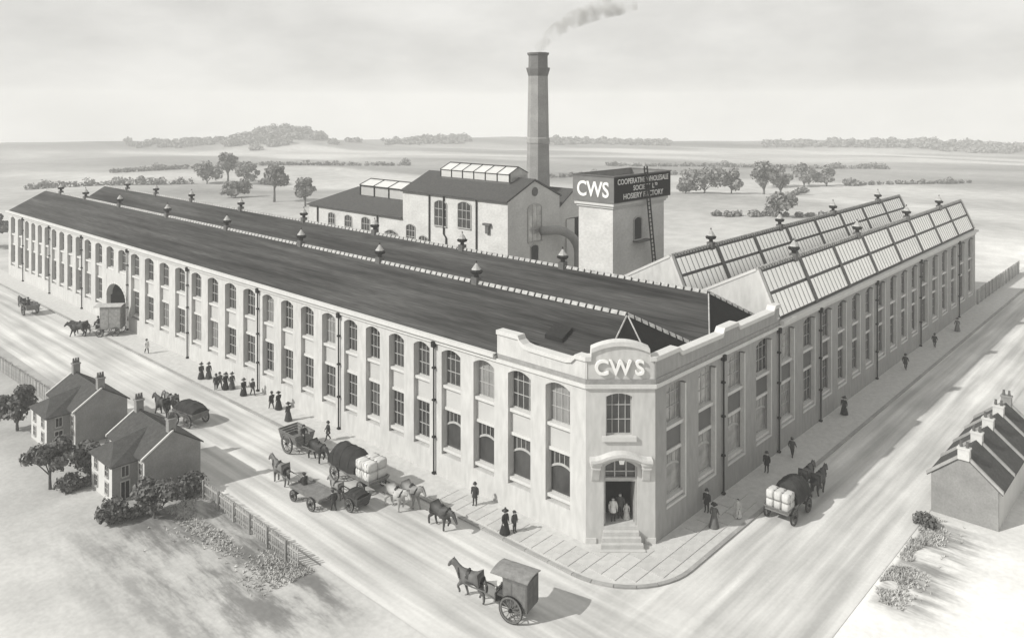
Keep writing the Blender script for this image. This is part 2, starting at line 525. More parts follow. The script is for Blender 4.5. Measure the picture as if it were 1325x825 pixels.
win_cache = {}
def window_meshes(w_, h, style, glass):
    """local: x along wall, y = 0 pane plane (outward -y), z from 0"""
    k = (round(w_, 2), round(h, 2), style, glass)
    if k in win_cache: return win_cache[k]
    pane = MB().box(-w_ / 2, w_ / 2, 0.0, 0.06, 0, h).mesh('window', glass)
    f = MB(); t = 0.045; y0, y1 = -0.07, -0.003
    f.box(-w_ / 2, -w_ / 2 + 0.09, y0, y1, 0, h); f.box(w_ / 2 - 0.09, w_ / 2, y0, y1, 0, h)
    f.box(-w_ / 2 + .09, w_ / 2 - .09, y0, y1, 0, 0.10); f.box(-w_ / 2 + .09, w_ / 2 - .09, y0, y1, h - 0.10, h)
    yi0, yi1 = y0 + 0.012, y1
    if style == 'grid':
        for kx in (1, 2, 3):
            x = -w_ / 2 + w_ * kx / 4
            f.box(x - t / 2, x + t / 2, yi0, yi1, 0.1, h - 0.1)
        for kz in (0.36, 0.70):
            f.box(-w_ / 2 + .09, w_ / 2 - .09, yi0 - .006, yi1 - .004, h * kz - t / 2, h * kz + t / 2)
    else:   # large pane below a segmental transom with a row of small lights above
        zt = h * 0.68
        n = 8; prev = None
        for i in range(n + 1):
            x = -w_ / 2 + .09 + (w_ - .18) * i / n
            z = zt - 0.38 * ((i - n / 2) / (n / 2)) ** 2
            if prev:
                f.prism([(prev[0], yi0, prev[1]), (x, yi0, z), (x, yi0, z + .17), (prev[0], yi0, prev[1] + .17)], (0, yi1 - yi0, 0))
            prev = (x, z)
        for kx in range(1, 5):
            x = -w_ / 2 + w_ * kx / 5
            z = zt + .1 - 0.38 * ((kx / 5 - .5) * 2) ** 2
            f.box(x - t / 2, x + t / 2, yi0 + .004, yi1, z, h - 0.1)
    fr = f.mesh('frame', 'frame')
    sl = MB().box(-w_ / 2 + 0.005, w_ / 2 - 0.005, -0.42, -0.012, -0.24, -0.004).mesh('sill', 'trim')
    win_cache[k] = (pane, fr, sl)
    return win_cache[k]

WD = 0.75
def facade(bays, x_of, rz, wallmat, panmat, x0, x1, shop, side):
    """bays: recess intervals in metres along the wall; x_of maps them to the facade's local x"""
    wl = MB()
    def bx(a, b, y0, y1, z0, z1):
        A, B = sorted((x_of(a), x_of(b)))
        wl.box(A, B, y0, y1, z0, z1)
    gate = side == 'left'
    if gate:
        bx(x0, GATE[0], 0, WD, -0.3, Z_PL); bx(GATE[1], x1, 0, WD, -0.3, Z_PL)
    else:
        bx(x0, x1, 0, WD, -0.3, Z_PL)
    bx(x0, x1, 0, WD, Z_CR, 11.25)
    edges = [x0] + [e for b in bays for e in b] + [x1]
    GZ = 6.55
    for i in range(0, len(edges), 2):
        a, b = edges[i], edges[i + 1]
        if gate and a < GATE[1] and b > GATE[0]:
            bx(a, b, 0, WD, GZ, Z_CR)
            if a < GATE[0]: bx(a, GATE[0], 0, WD, Z_PL, GZ)
            if b > GATE[1]: bx(GATE[1], b, 0, WD, Z_PL, GZ)
        else:
            bx(a, b, 0, WD, Z_PL, Z_CR)
    for i, (a, b) in enumerate(bays):
        A, B = sorted((x_of(a), x_of(b)))
        n = 8
        low = [(A + (B - A) * k / n, 0, Z_CR - 0.36 * ((k - n / 2) / (n / 2)) ** 2 - 0.005) for k in range(n + 1)]
        for k in range(n):
            wl.prism([low[k], low[k + 1], (low[k + 1][0], 0, Z_CR), (low[k][0], 0, Z_CR)], (0, WD, 0))
        w_ = b - a; c = (A + B) / 2
        def place(z, h, style, gls):
            pane, fr, sl = window_meshes(w_, h, style, gls)
            o = link('window', pane, fac, Matrix.Rotation(rz, 4, 'Z') @ Vector((c, 0.56, z)), rz)
            link('frame', fr, o); link('sill', sl, o)
        hsh = (i * 7 + (i * i) % 5) % 6
        if side == 'left':
            gu, gl_ = ('glass' if hsh else 'glass_blind'), ('glass' if hsh != 3 else 'glass_blind')
        else:
            far = i > 4
            gu, gl_ = ('glass' if far or hsh in (1, 4) else 'glass_pale'), ('glass' if far and hsh != 2 else 'glass_pale')
        place(Z_US, Z_CR - Z_US + 0.02, 'grid', gu)
        if gate and i in GATE_BAYS:
            bx(a, b, 0, WD, GZ, Z_US - 0.245)
            continue
        place(Z_LS, Z_LT - Z_LS, 'shop' if shop(i) else 'grid', gl_)
        MB().box(A, B, 0.42, WD, Z_PL, Z_LS - 0.245).build('apron_panel', panmat, fac, rz=rz)
        MB().box(A, B, 0.38, WD, Z_LT, Z_US - 0.245).build('spandrel_panel', panmat, fac, rz=rz)
        MB().box(A, B, 0.28, 0.378, Z_LT + .002, Z_LT + 0.24).build('lintel', 'trim', fac, rz=rz)
        if side == 'right':       # pale strips paint sunlit edges onto each recess
            MB().box(B - 0.17, B - 0.003, -0.02, 0.372, Z_PL + .16, Z_CR - 0.40).build('painted_lit_edge', 'trim', fac, rz=rz)
            MB().box(A + .003, B - 0.003, -0.02, 0.372, Z_PL + .004, Z_PL + 0.155).build('painted_lit_edge', 'trim', fac, rz=rz)
    return wl, bx, GZ

# left (street) front
wl, bx, GZ = facade(bayL, lambda d: -d, LEFT, 'wall', 'panel', 3.49, 130.9, lambda i: i < 4, 'left')
n = 14
ga, gb = -GATE[1], -GATE[0]
gc, gr_ = (ga + gb) / 2, (gb - ga) / 2
apts = [(gc - gr_ * math.cos(math.pi * k / n), 0, 3.55 + 2.0 * math.sin(math.pi * k / n)) for k in range(n + 1)]
for k in range(n):
    wl.prism([apts[k], apts[k + 1], (apts[k + 1][0], 0, GZ), (apts[k][0], 0, GZ)], (0, WD, 0))
wl.build('wall', 'wall', fac, rz=LEFT)
q = MB()                          # vaulted gateway passage behind the arch
xa, xb = GATE
q.box(0.76, 9.0, xa - 0.4, xa - 0.02, -0.2, 6.3); q.box(0.56, 9.0, xb + .02, xb + 0.4, -0.2, 6.3)
q.box(0.76, 9.0, xa - 0.02, xb + 0.02, 5.65, 6.3); q.box(8.7, 9.0, xa - .02, xb + .02, -0.2, 5.65)
q.build('gateway_passage', 'dark_in', fac)
q = MB()
for k in range(n):                # arch stones
    a0, a1 = math.pi * k / n + .01, math.pi * (k + 1) / n - .01
    ring = lambda r, a: (gc - (gr_ + r) * math.cos(a), -0.06, 3.55 + (2.0 + r) * math.sin(a))
    MB().prism([ring(0, a0), ring(0, a1), ring(0.32, a1), ring(0.32, a0)], (0, 0.058, 0)).build('arch_stone', 'trim', fac, rz=LEFT)

# right (side street) front
wl, bx, _ = facade(bayR, lambda d: d, 0.0, 'wall_side_shaded', 'panel_side', 3.21, 91.0, lambda i: i < 4, 'right')
wl.build('wall', 'wall_side_shaded', fac)

# chamfered corner: wall with window and doorway
q = MB(); W2, D2 = CHW, 0.55
q.box(-W2, -1.15, 0, D2, -0.3, 6.1); q.box(1.15, W2, 0, D2, -0.3, 6.1)
q.box(-1.15, 1.15, 0.004, 1.9, -0.3, 1.24)                        # threshold
nn_ = 8
for k in range(nn_):                                             # arched head of the doorway
    x0, x1 = -1.15 + 2.3 * k / nn_, -1.15 + 2.3 * (k + 1) / nn_
    f_ = lambda x: 5.72 - 0.45 * (x / 1.15) ** 2
    q.prism([(x0, 0, f_(x0)), (x1, 0, f_(x1)), (x1, 0, 6.1), (x0, 0, 6.1)], (0, D2, 0))
q.box(-W2, -1.0, 0, D2, 6.1, 11.25); q.box(0.8, W2, 0, D2, 6.1, 11.25)
q.box(-1.0, 0.8, 0, D2, 6.1, 7.4)
for k in range(nn_):
    x0, x1 = -1.0 + 1.8 * k / nn_, -1.0 + 1.8 * (k + 1) / nn_
    f_ = lambda x: 10.3 - 0.22 * ((x + .1) / .9) ** 2
    q.prism([(x0, 0, f_(x0)), (x1, 0, f_(x1)), (x1, 0, 11.25), (x0, 0, 11.25)], (0, D2, 0))
q.build('wall', 'wall', fac, loc=CH_MID, rz=CH_RZ)
pane, fr, sl = window_meshes(1.8, 2.9, 'grid', 'glass')
def chl(x, y, z):
    return Vector(CH_MID) + Matrix.Rotation(CH_RZ, 3, 'Z') @ Vector((x, y, z))
o = link('window', pane, fac, chl(-0.1, 0.33, 7.4), CH_RZ)
link('frame', fr, o)
MB().box(-1.17, 1.17, -0.5, -0.012, -0.34, -0.004).build('sill', 'trim', o)
# doorway lobby
q = MB(); q.box(-1.5, -1.16, 0.56, 3.2, 1.2, 5.9); q.box(1.16, 1.5, 0.56, 3.2, 1.2, 5.9); q.box(-1.16, 1.16, 3.0, 3.2, 1.2, 5.9)
q.box(-1.16, 1.16, 0.56, 3.0, 5.75, 5.9); q.box(-1.16, 1.16, 1.92, 3.0, 1.1, 1.24)
q.build('lobby', 'dark_in', fac, loc=CH_MID, rz=CH_RZ)
q = MB(); q.box(-1.148, -1.02, 0.15, 0.5, 1.245, 5.4); q.box(1.02, 1.148, 0.15, 0.5, 1.245, 5.4); q.box(-1.02, 1.02, 0.15, 0.5, 4.25, 4.5)
dfr = q.build('door_frame', 'frame', fac, loc=CH_MID, rz=CH_RZ)
q = MB(); q.box(-1.02, 1.02, 0.34, 0.38, 4.5, 5.6)
fan = q.build('fanlight', 'glass', fac, loc=CH_MID, rz=CH_RZ)
q = MB()
for x in (-0.42, 0.36): q.box(x, x + 0.09, 0.22, 0.338, 4.5, 5.7)
q.box(-1.02, 1.02, 0.235, 0.337, 4.86, 4.93)
q.build('glazing_bar', 'frame', fan)
# open door leaf standing inside the lobby
q = MB(); q.box(0.98, 1.06, 0.6, 2.0, 1.25, 4.2)
q.build('door', 'timber', fac, loc=CH_MID, rz=CH_RZ)
# pilaster strips, corbels and segmental hood
for s_ in (-1, 1):
    q = MB(); xx = s_ * 1.72
    q.box(xx - 0.40, xx + 0.40, -0.62, -0.003, 5.62, 5.98)
    q.box(xx - 0.32, xx + 0.32, -0.50, -0.004, 5.30, 5.62)
    q.prism([(xx - .25, -0.44, 5.30), (xx - .25, -0.10, 4.45), (xx - .25, -0.003, 4.30), (xx - .25, -0.003, 5.30)], (0.5, 0, 0))
    q.build('corbel', 'trim', fac, loc=CH_MID, rz=CH_RZ)
q = MB(); n = 12
for k in range(n):
    x0, x1 = -2.1 + 4.2 * k / n, -2.1 + 4.2 * (k + 1) / n
    f_ = lambda x: 6.42 - 0.42 * min(1, abs(x) / 1.55) ** 2
    q.prism([(x0, -0.72, f_(x0) - .20), (x1, -0.72, f_(x1) - .20), (x1, -0.72, f_(x1)), (x0, -0.72, f_(x0))], (0, 0.717, 0))
    if abs((x0 + x1) / 2) < 1.3:
        q.prism([(x0, -0.55, f_(x0) - .42), (x1, -0.55, f_(x1) - .42), (x1, -0.55, f_(x1) - .203), (x0, -0.55, f_(x0) - .203)], (0, 0.547, 0))
q.build('door_hood', 'trim', fac, loc=CH_MID, rz=CH_RZ)
MB().prism([(-0.14, -0.62, 5.72), (0.14, -0.62, 5.72), (0.2, -0.62, 6.0), (-0.2, -0.62, 6.0)], (0, 0.5, 0)).build('keystone', 'trim', fac, loc=CH_MID, rz=CH_RZ)
# plinth blocks beside the steps and the steps themselves
for k in range(4):
    z1 = 1.24 - 0.27 * (k + 1) + 0.02
    MB().box(-1.22 - .10 * k, 1.22 + .10 * k, -0.30 * (k + 1), -0.30 * k - 0.003, -0.1, z1).build('step', 'stone', fac, loc=CH_MID, rz=CH_RZ)
MB().box(-2.40, -1.66, -0.06, -0.003, -0.2, 0.45).build('plinth_block', 'trim', fac, loc=CH_MID, rz=CH_RZ)
MB().box(1.66, 2.40, -0.06, -0.003, -0.2, 0.45).build('plinth_block', 'trim', fac, loc=CH_MID, rz=CH_RZ)

# string course and frieze band all round the corner
q = MB(); q.box(-130.9, -3.42, -0.16, -0.003, Z_ST, 10.93); q.build('string_course', 'trim', fac, rz=LEFT)
q = MB(); q.box(3.14, 91.0, -0.16, -0.003, Z_ST, 10.93); q.build('string_course', 'trim', fac)
q = MB(); q.box(-CHW - .055, CHW + .055, -0.165, -0.003, Z_ST + .003, 10.933); q.build('string_course', 'trim', fac, loc=CH_MID, rz=CH_RZ)
q = MB(); q.box(-11.9, -3.45, -0.05, -0.004, 10.94, 11.27); q.build('frieze_band', 'band', fac, rz=LEFT)
q = MB(); q.box(3.17, 22.8, -0.05, -0.004, 10.94, 11.27); q.build('frieze_band', 'band', fac)
q = MB(); q.box(-CHW - .02, CHW + .02, -0.055, -0.004, 10.94, 11.27); q.build('frieze_band', 'band', fac, loc=CH_MID, rz=CH_RZ)
# eaves gutters
q = MB()
q.box(-131.2, -11.9, -0.42, -0.003, 11.02, 11.30); q.box(-131.2, -11.9, -0.26, -0.004, 10.935, 11.018)
q.build('eaves_gutter', 'trim', fac, rz=LEFT)
q = MB()
q.box(22.95, 91.35, -0.42, -0.003, 11.02, 11.30); q.box(22.95, 91.35, -0.26, -0.004, 10.935, 11.018)
q.build('eaves_gutter', 'trim', fac)

# parapets
def parapet(prof, rz, loc, m_wall, name='parapet', cope=0.30, th=0.5):
    q = MB(); c = MB()
    for (x0, z0), (x1, z1) in zip(prof[:-1], prof[1:]):
        if abs(x1 - x0) < 1e-6: continue
        q.prism([(x0, 0.0, 11.25), (x1, 0.0, 11.25), (x1, 0.0, z1 - cope), (x0, 0.0, z0 - cope)], (0, th, 0))
        c.prism([(x0, -0.14, z0 - cope), (x1, -0.14, z1 - cope), (x1, -0.14, z1), (x0, -0.14, z0)], (0, th + 0.28, 0))
    p_ = q.build(name, m_wall, fac, loc=loc, rz=rz)
    c.build('coping', 'trim', p_)
    return p_
pl = [(-11.85, 13.05), (-9.65, 13.05), (-9.5, 12.75), (-9.1, 12.50), (-8.6, 12.42), (-5.2, 12.36), (-4.7, 12.46), (-4.35, 12.80), (-3.42, 12.80)]
parapet(pl, LEFT, (0, 0, 0), 'wall')
pr = [(3.14, 12.80), (6.2, 12.80), (6.6, 12.45), (12.6, 12.40), (12.9, 12.78), (15.1, 12.78), (15.4, 12.42), (21.6, 12.42), (21.9, 12.80), (22.9, 12.80)]
parapet(pr, 0.0, (0, 0, 0), 'wall_side_shaded')
pc = [(-2.42, 12.82), (-2.02, 12.82), (-1.99, 13.36)] + [(-1.95 + 3.9 * k / 10, 13.40 + 0.45 * (1 - ((k - 5) / 5) ** 2)) for k in range(11)] + [(1.99, 13.36), (2.02, 12.82), (2.42, 12.82)]
parapet(pc, CH_RZ, CH_MID, 'wall', th=0.52)

# lettering as solid text
def text_mesh(body, size, depth, name, mname, bold=0.0, sx=1.0):
    cu = bpy.data.curves.new(name, 'FONT')
    cu.body = body; cu.size = size; cu.extrude = depth; cu.align_x = 'CENTER'; cu.align_y = 'CENTER'; cu.offset = bold
    cu.resolution_u = 4
    o = bpy.data.objects.new(name, cu); col.objects.link(o)
    dg = bpy.context.evaluated_depsgraph_get()
    me = bpy.data.meshes.new_from_object(o.evaluated_get(dg))
    bpy.data.objects.remove(o)
    me.name = name
    xs = [v_.co.x for v_ in me.vertices]; zs = [v_.co.y for v_ in me.vertices]
    cx, cz = (min(xs) + max(xs)) / 2, (min(zs) + max(zs)) / 2
    for v_ in me.vertices:
        x_, y_, z_ = v_.co
        v_.co = ((x_ - cx) * sx, -z_, y_ - cz)
    me.materials.clear(); me.materials.append(M[mname])
    me.update()
    return me, (max(xs) - min(xs)) * sx, max(zs) - min(zs)
for ch, x in (('C', -1.30), ('W', -0.02), ('S', 1.30)):
    me, tw, th_ = text_mesh(ch, 1.42, 0.09, 'letter', 'letter', bold=0.03)
    link('letter', me, fac, chl(x, -0.10, 12.10), CH_RZ)

# roofs of the two long ranges
def roof(name, polys, mats, thick=0.0):
    q = MB()
    for pts, m_ in polys:
        q.poly(pts, m_)
    return q.build(name, mats, fac)
YE = 131.0
A1 = (6.0, 4.2, 14.35); L1 = (1.2, 3.05, 11.74); C1 = (4.5, 1.1, 11.6); R1 = (10.4, .95, 11.72)
VZ = 11.30
r1 = roof('roof', [
    ([(-0.30, YE, 11.14), (-0.30, 11.8, 11.14), (0.55, 11.8, 11.60), (6, 11.8, 14.36), (6, YE, 14.36)], 0),
    ([(0.55, 11.8, 11.60), (0.55, 3.9, 11.45), L1, A1, (6, 11.8, 14.36)], 0),
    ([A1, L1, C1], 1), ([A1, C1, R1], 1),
    ([(6, YE, 14.36), A1, R1, (11.1, .6, VZ), (11.1, YE, VZ)], 0),
    ([(-0.30, YE, 11.14), (6, YE, 14.36), (11.1, YE, VZ), (11.1, YE - .05, VZ - .3), (-.3, YE - .05, 10.9)], 2),
], ['slate', 'slate_hip_shaded', 'wall'])
A2 = (16.2, 3.1, 14.40); L2 = (11.8, .6, 11.73); R2 = (21.3, .6, 11.5)
r2 = roof('roof', [
    ([(11.1, YE, VZ), (11.1, .6, VZ), L2, A2, (16.2, YE, 14.4)], 0),
    ([A2, L2, R2], 1),
    ([(16.2, YE, 14.4), A2, R2, (21.4, 17.6, VZ), (21.4, YE, VZ)], 0),
    ([(11.1, YE, VZ), (16.2, YE, 14.4), (21.4, YE, VZ)], 2),
], ['slate', 'slate_hip_shaded', 'wall'])
# flat lead gutter between the ranges and the north-light wing, plus hidden end and back walls
q = MB(); q.prism([(0.55, 3.0, 11.2), (0.55, 3.75, 11.2), (3.4, 3.75, 11.2), (22.55, 3.0, 11.2), (22.55, .55, 11.2), (3.6, .55, 11.2)], (0, 0, -.2)); q.box(21.4, 22.55, 3.0, 17.6, 11.0, 11.25)
q.build('lead_flat', 'lead', fac)
q = MB()
q.box(0.77, 21.2, 130.4, 130.9, -0.3, 11.1); q.box(20.7, 21.2, 17.6, 130.4, -0.3, 11.2)
q.box(21.2, 91, 17.2, 17.7, -0.3, 11.6); q.box(90.5, 91, 0.77, 17.2, -0.3, 11.6)
q.build('rear_wall', 'wall', fac)
for pts, bm_ in (([(0.56, YE - .1, 11.0), (6, YE - .1, 14.2), (11.1, YE - .1, 11.2), (16.2, YE - .1, 14.25), (21.2, YE - .1, 11.0)], None),):
    MB().prism(pts, (0, -0.4, 0)).build('gable', 'wall', fac)

# ridge crests: short tiles with dark joints
def crest(pts, step, mats=('crest',), rad=0.11, parent=None, h=0.20):
    q = MB()
    for p0, p1 in zip(pts[:-1], pts[1:]):
        p0, p1 = Vector(p0), Vector(p1); d = p1 - p0; n_ = max(1, int(d.length / step)); e = d / n_
        side = Vector((-e.y, e.x, 0)).normalized() * rad
        for k in range(n_):
            a = p0 + e * (k + 0.12); b = p0 + e * (k + 0.88)
            up = Vector((0, 0, h)); dn = Vector((0, 0, -0.06))
            q.prism([a - side * 1.5 + dn, a + side * 1.5 + dn, a + side * .4 + up, a - side * .4 + up], tuple(b - a))
            c_ = b; d_ = p0 + e * (k + 1.12)
            q.prism([c_ - side * 1.6 + dn, c_ + side * 1.6 + dn, c_ + side * .6 + up * .5, c_ - side * .6 + up * .5], tuple(d_ - c_), 1)
    o = q.build('ridge_crest', ['crest', 'iron'], parent)
    return tag(o, kind='stuff')
crest([(6, YE, 14.36), A1], 0.75, parent=r1)
crest([A1, R1], 0.6, parent=r1)
crest([(16.2, YE, 14.4), A2], 0.75, parent=r2)
crest([A2, R2], 0.6, parent=r2)
def hip_tile(a, b, parent):
    a, b = Vector(a), Vector(b)
    MB().tube([a + Vector((0, 0, .02)), b + Vector((0, 0, .02))], 0.065, 5).build('hip_roll', 'crest', parent)
hip_tile(A1, L1, r1); hip_tile(A1, C1, r1); hip_tile(A2, L2, r2)
# dark roof light beside the parapet
q = MB(); q.prism([(2.3, 7.4, 12.35), (3.5, 7.4, 13.0), (3.5, 7.4, 13.35), (2.3, 7.4, 12.75)], (0, 1.7, 0)); q.build('roof_hatch', 'iron', r1)

# ridge ventilators
vb = MB()
vb.box(-0.32, 0.32, -0.32, 0.32, -0.35, 0.38, 1)
vb.lathe([(0.22, 0.38), (0.20, 0.62), (0.50, 0.72), (0.58, 0.92), (0.36, 1.05)], n=8, m=0)
vb.lathe([(0.44, 1.05), (0.10, 1.55), (0.05, 1.60)], n=8, m=2)
vb.lathe([(0.03, 1.6), (0.07, 1.70), (0.02, 1.85)], n=6, m=0)
vent = vb.mesh('ventilator', ['iron', 'lead', 'crest'])
for y_ in (123.3, 111.7, 97.7, 81.2, 64.4, 47.7, 33.7, 20.1):
    link('ventilator', vent, r1, (6, y_, 14.45))
for y_ in (120.5, 108.5, 95.3, 79.6, 63.0, 47.7, 32.5, 18.6):
    link('ventilator', vent, r2, (16.2, y_, 14.5))

# north-light wing: two saw-teeth glazed towards the side street
teeth = [(0.12, 11.42, 1.9, 15.45, 8.88, 11.9), (8.95, 11.92, 10.6, 15.5, 17.6, 11.9)]
X0, X1 = 22.6, 91.0
pm_cache = {}
for ti, (ya, za, yr, zr, yb, zb) in enumerate(teeth):
    q = MB()
    q.poly([(X0, yr, zr), (X1, yr, zr), (X1, yb, zb), (X0, yb, zb)], 0)              # slated back slope
    q.poly([(X0 + .25, ya + .10, za - .02), (X1, ya + .10, za - .02), (X1, yr + .06, zr - .06), (X0 + .25, yr + .06, zr - .06)], 1)    # dark bed behind the glass
    rt = q.build('saw_tooth_roof', ['slate', 'skybar'], fac)
    # end gables with pale verge
    for gx, d in ((X0 - .05, 0.32), (X1 - 0.3, 0.32)):
        gw = MB().prism([(gx, ya - .0, 10.9), (gx, ya, za), (gx, yr, zr - .05), (gx, yb + .07, zb), (gx, yb + .07, 10.9)], (d, 0, 0)).build('gable', 'wall', fac)
        vq = MB(); e = .24
        for (p, r_) in (((ya, za), (yr, zr)), ((yr, zr), (yb, zb))):
            dy, dz = r_[0] - p[0], r_[1] - p[1]; ln = math.hypot(dy, dz); ny, nz_ = -dz / ln, dy / ln
            if nz_ < 0: ny, nz_ = -ny, -nz_
            vq.prism([(gx - .06, p[0] - ny * .04, p[1] - nz_ * .04), (gx - .06, r_[0] - ny * .04, r_[1] - nz_ * .04), (gx - .06, r_[0] + ny * .2, r_[1] + nz_ * .2), (gx - .06, p[0] + ny * .2, p[1] + nz_ * .2)], (d + .12, 0, 0))
        vq.build('verge', 'trim', gw)
    # glass panels: eight bays, two rows
    dy, dz = yr - ya, zr - za; sl_ = math.hypot(dy, dz)
    uy, uz = dy / sl_, dz / sl_; ny, nz_ = -uz, uy
    NB = 8; pitch = (X1 - .35 - (X0 + .35)) / NB; fw = 0.62; row = sl_ / 2
    def pt(x, s, o_):
        return (x, ya + uy * s + ny * o_, za + uz * s + nz_ * o_)
    for rrow in range(2):
        for k in range(NB):
            xa = X0 + .35 + k * pitch + (fw / 2 if k else .3); xb = X0 + .35 + (k + 1) * pitch - (fw / 2 if k < NB - 1 else .3)
            s0 = rrow * row + (0.14 if rrow == 0 else 0.14); s1 = (rrow + 1) * row - (0.14 if rrow == 0 else 0.30)
            q = MB()
            q.prism([pt(xa, s0, .05), pt(xb, s0, .05), pt(xb, s1, .05), pt(xa, s1, .05)], (0, -ny * .04, -nz_ * .04))
            nb = 9
            for j in range(1, nb):
                x = xa + (xb - xa) * j / nb
                q.prism([pt(x - .035, s0, .051), pt(x + .035, s0, .051), pt(x + .035, s1, .051), pt(x - .035, s1, .051)], (0, ny * .03, nz_ * .03), 1)
            q.build('skylight_panel', ['skylight', 'glazing'], rt)
    # rafters and purlin between the panels
    for k in range(NB + 1):
        x = X0 + .35 + k * pitch
        h_ = fw / 2 if 0 < k < NB else .3
        MB().prism([pt(x - h_, 0, .0), pt(x + h_, 0, .0), pt(x + h_, sl_ + .02, .0), pt(x - h_, sl_ + .02, .0)], (0, ny * .12, nz_ * .12)).build('rafter', 'skybar', rt)
    crest([(X0, yr, zr + .02), (X1, yr, zr + .02)], 0.55, parent=rt, h=.26)
    for x in ((30.4, 47.2, 64.7, 79.3) if ti == 0 else (30.4, 46.8, 63.3, 80.9)):
        link('ventilator', vent, rt, (x, yr, zr + .05))

# rainwater pipes with hopper heads
pm = MB()
pm.tube([(0, -.16, 0.05), (0, -.16, 10.75)], 0.07, 8); pm.box(-.17, .17, -.34, -.005, 10.35, 10.8)
for z_ in (0.1, 3.0, 6.0, 8.6): pm.box(-.13, .13, -.28, -.006, z_, z_ + .14)
pm_me = pm.mesh('drainpipe', 'iron')
for y_ in (18.8, 31.9, 46.25, 62.2, 79.5, 95.8, 109.6, 122.6):
    link('drainpipe', pm_me, fac, (0, y_, 0), LEFT)
for x_ in (12.6, 22.55, 31.7, 47.4, 63.4, 81.5):
    link('drainpipe', pm_me, fac, (x_, 0, 0), 0.0)

# ------------------------------------------------------------------ buildings in the yard behind
BX, BY = 33.9, 42.24
def arch_window(root, off, x, y0, y1, z0, z1, rz_face='x', gl='glass', bars=True, nm='window'):
    """flat-arched window on a wall facing -x (y0..y1) or -y (x then is the wall's y, y0..y1 are x)"""
    q = MB(); n = 8; w_ = y1 - y0
    def P(a, z, o): return (x - o, a, z) if rz_face == 'x' else (a, x - o, z)
    head = [(y0 + w_ * k / n, z1 - 0.16 * w_ * ((k - n / 2) / (n / 2)) ** 2) for k in range(n + 1)]
    d = (-0.01, 0, 0) if rz_face == 'x' else (0, -0.01, 0)
    q.prism([P(y0, z0, 0.02), P(y1, z0, 0.02)] + [P(a, z, 0.02) for a, z in reversed(head)], d)
    wo = q.build(nm, gl, root, off=off)
    q = MB(); t = 0.10
    def bar(a0, a1, b0, b1, o0=.035, o1=.12):
        (q.box(x - o1, x - o0, a0, a1, b0, b1) if rz_face == 'x' else q.box(a0, a1, x - o1, x - o0, b0, b1))
    bar(y0 - t, y0, z0, z1 - .16 * w_); bar(y1, y1 + t, z0, z1 - .16 * w_); bar(y0 - t, y1 + t, z0 - .14, z0 - .002, .035, .2)
    if bars:
        for k in (1, 2):
            a = y0 + w_ * k / 3; bar(a - .04, a + .04, z0, z1 - .05 * w_, .034, .07)
        for k in (1, 2):
            z = z0 + (z1 - z0) * k / 3; bar(y0, y1, z - .04, z + .04, .033, .06)
    for k in range(n):
        (a0, h0), (a1, h1) = head[k], head[k + 1]
        q.prism([P(a0, h0, .12), P(a1, h1, .12), P(a1, h1 + .14, .12), P(a0, h0 + .14, .12)], (0.085, 0, 0) if rz_face == 'x' else (0, .085, 0))
    q.build('frame', 'frame', wo, off=off)
    return wo

bo = (BX, BY, 0)
bh = thing('engine_house', 'tall white gabled engine house with glazed roof lantern beside the chimney', 'building', bo)
YB1 = 63.8; XB1 = 44.75; XA = 39.35
q = MB(); q.box(BX, XB1, BY, YB1, -0.1, 17.0)
q.prism([(BX, BY, 17.0), (XB1, BY, 17.0), (XA, BY, 19.45)], (0, YB1 - BY, 0))
q.build('wall', 'rear_wall', bh, off=bo)
q = MB(); ov = .35
q.prism([(BX - ov, BY - .12, 16.88), (XA, BY - .12, 19.5), (XA, BY - .12, 19.75), (BX - ov, BY - .12, 17.12)], (0, YB1 - BY + .3, 0))
q.prism([(XB1 + ov, BY - .12, 16.88), (XB1 + ov, BY - .12, 17.12), (XA, BY - .12, 19.75), (XA, BY - .12, 19.5)], (0, YB1 - BY + .3, 0))
rf = q.build('roof', 'slate_house', bh, off=bo)
# glazed lantern on the ridge, six bays
LY0, LY1, LW = 45.2, 59.2, 1.9
q = MB()
q.box(XA - LW, XA + LW, LY0, LY1, 18.7, 19.2, 0)
lb = q.build('lantern', 'skybar', bh, off=bo)
for k in range(6):
    y0, y1 = LY0 + (LY1 - LY0) * k / 6 + .12, LY0 + (LY1 - LY0) * (k + 1) / 6 - .12
    MB().box(XA - LW - .02, XA - LW + .04, y0, y1, 19.22, 20.15).build('side_pane', 'skylight', lb, off=bo)
    MB().prism([(XA - LW - .05, y0, 20.28), (XA - .05, y0, 21.12), (XA - .05, y0, 21.17), (XA - LW - .05, y0, 20.33)], (0, y1 - y0, 0)).build('roof_pane', 'skylight', lb, off=bo)
    MB().prism([(XA + LW + .05, y0, 20.28), (XA + .05, y0, 21.12), (XA + .05, y0, 21.17), (XA + LW + .05, y0, 20.33)], (0, y1 - y0, 0)).build('roof_pane', 'skylight', lb, off=bo)
q = MB()
for k in range(7):
    y0 = LY0 + (LY1 - LY0) * k / 6
    q.box(XA - LW - .06, XA - LW + .1, y0 - .09, y0 + .09, 19.2, 20.3)
    q.tube([(XA - LW - .1, y0, 20.3), (XA, y0, 21.2), (XA + LW + .1, y0, 20.3)], .07, 4)
q.box(XA - .08, XA + .08, LY0, LY1, 21.12, 21.28); q.box(XA - LW - .1, XA - LW + .08, LY0, LY1, 20.16, 20.27)
q.build('glazing_bar', 'iron', lb, off=bo)
q = MB()
q.poly([(XA - LW, LY0, 19.2), (XA + LW, LY0, 19.2), (XA + LW, LY0, 20.25), (XA, LY0, 21.1), (XA - LW, LY0, 20.25)])
q.build('end_pane', 'glass_pale', lb, off=bo)
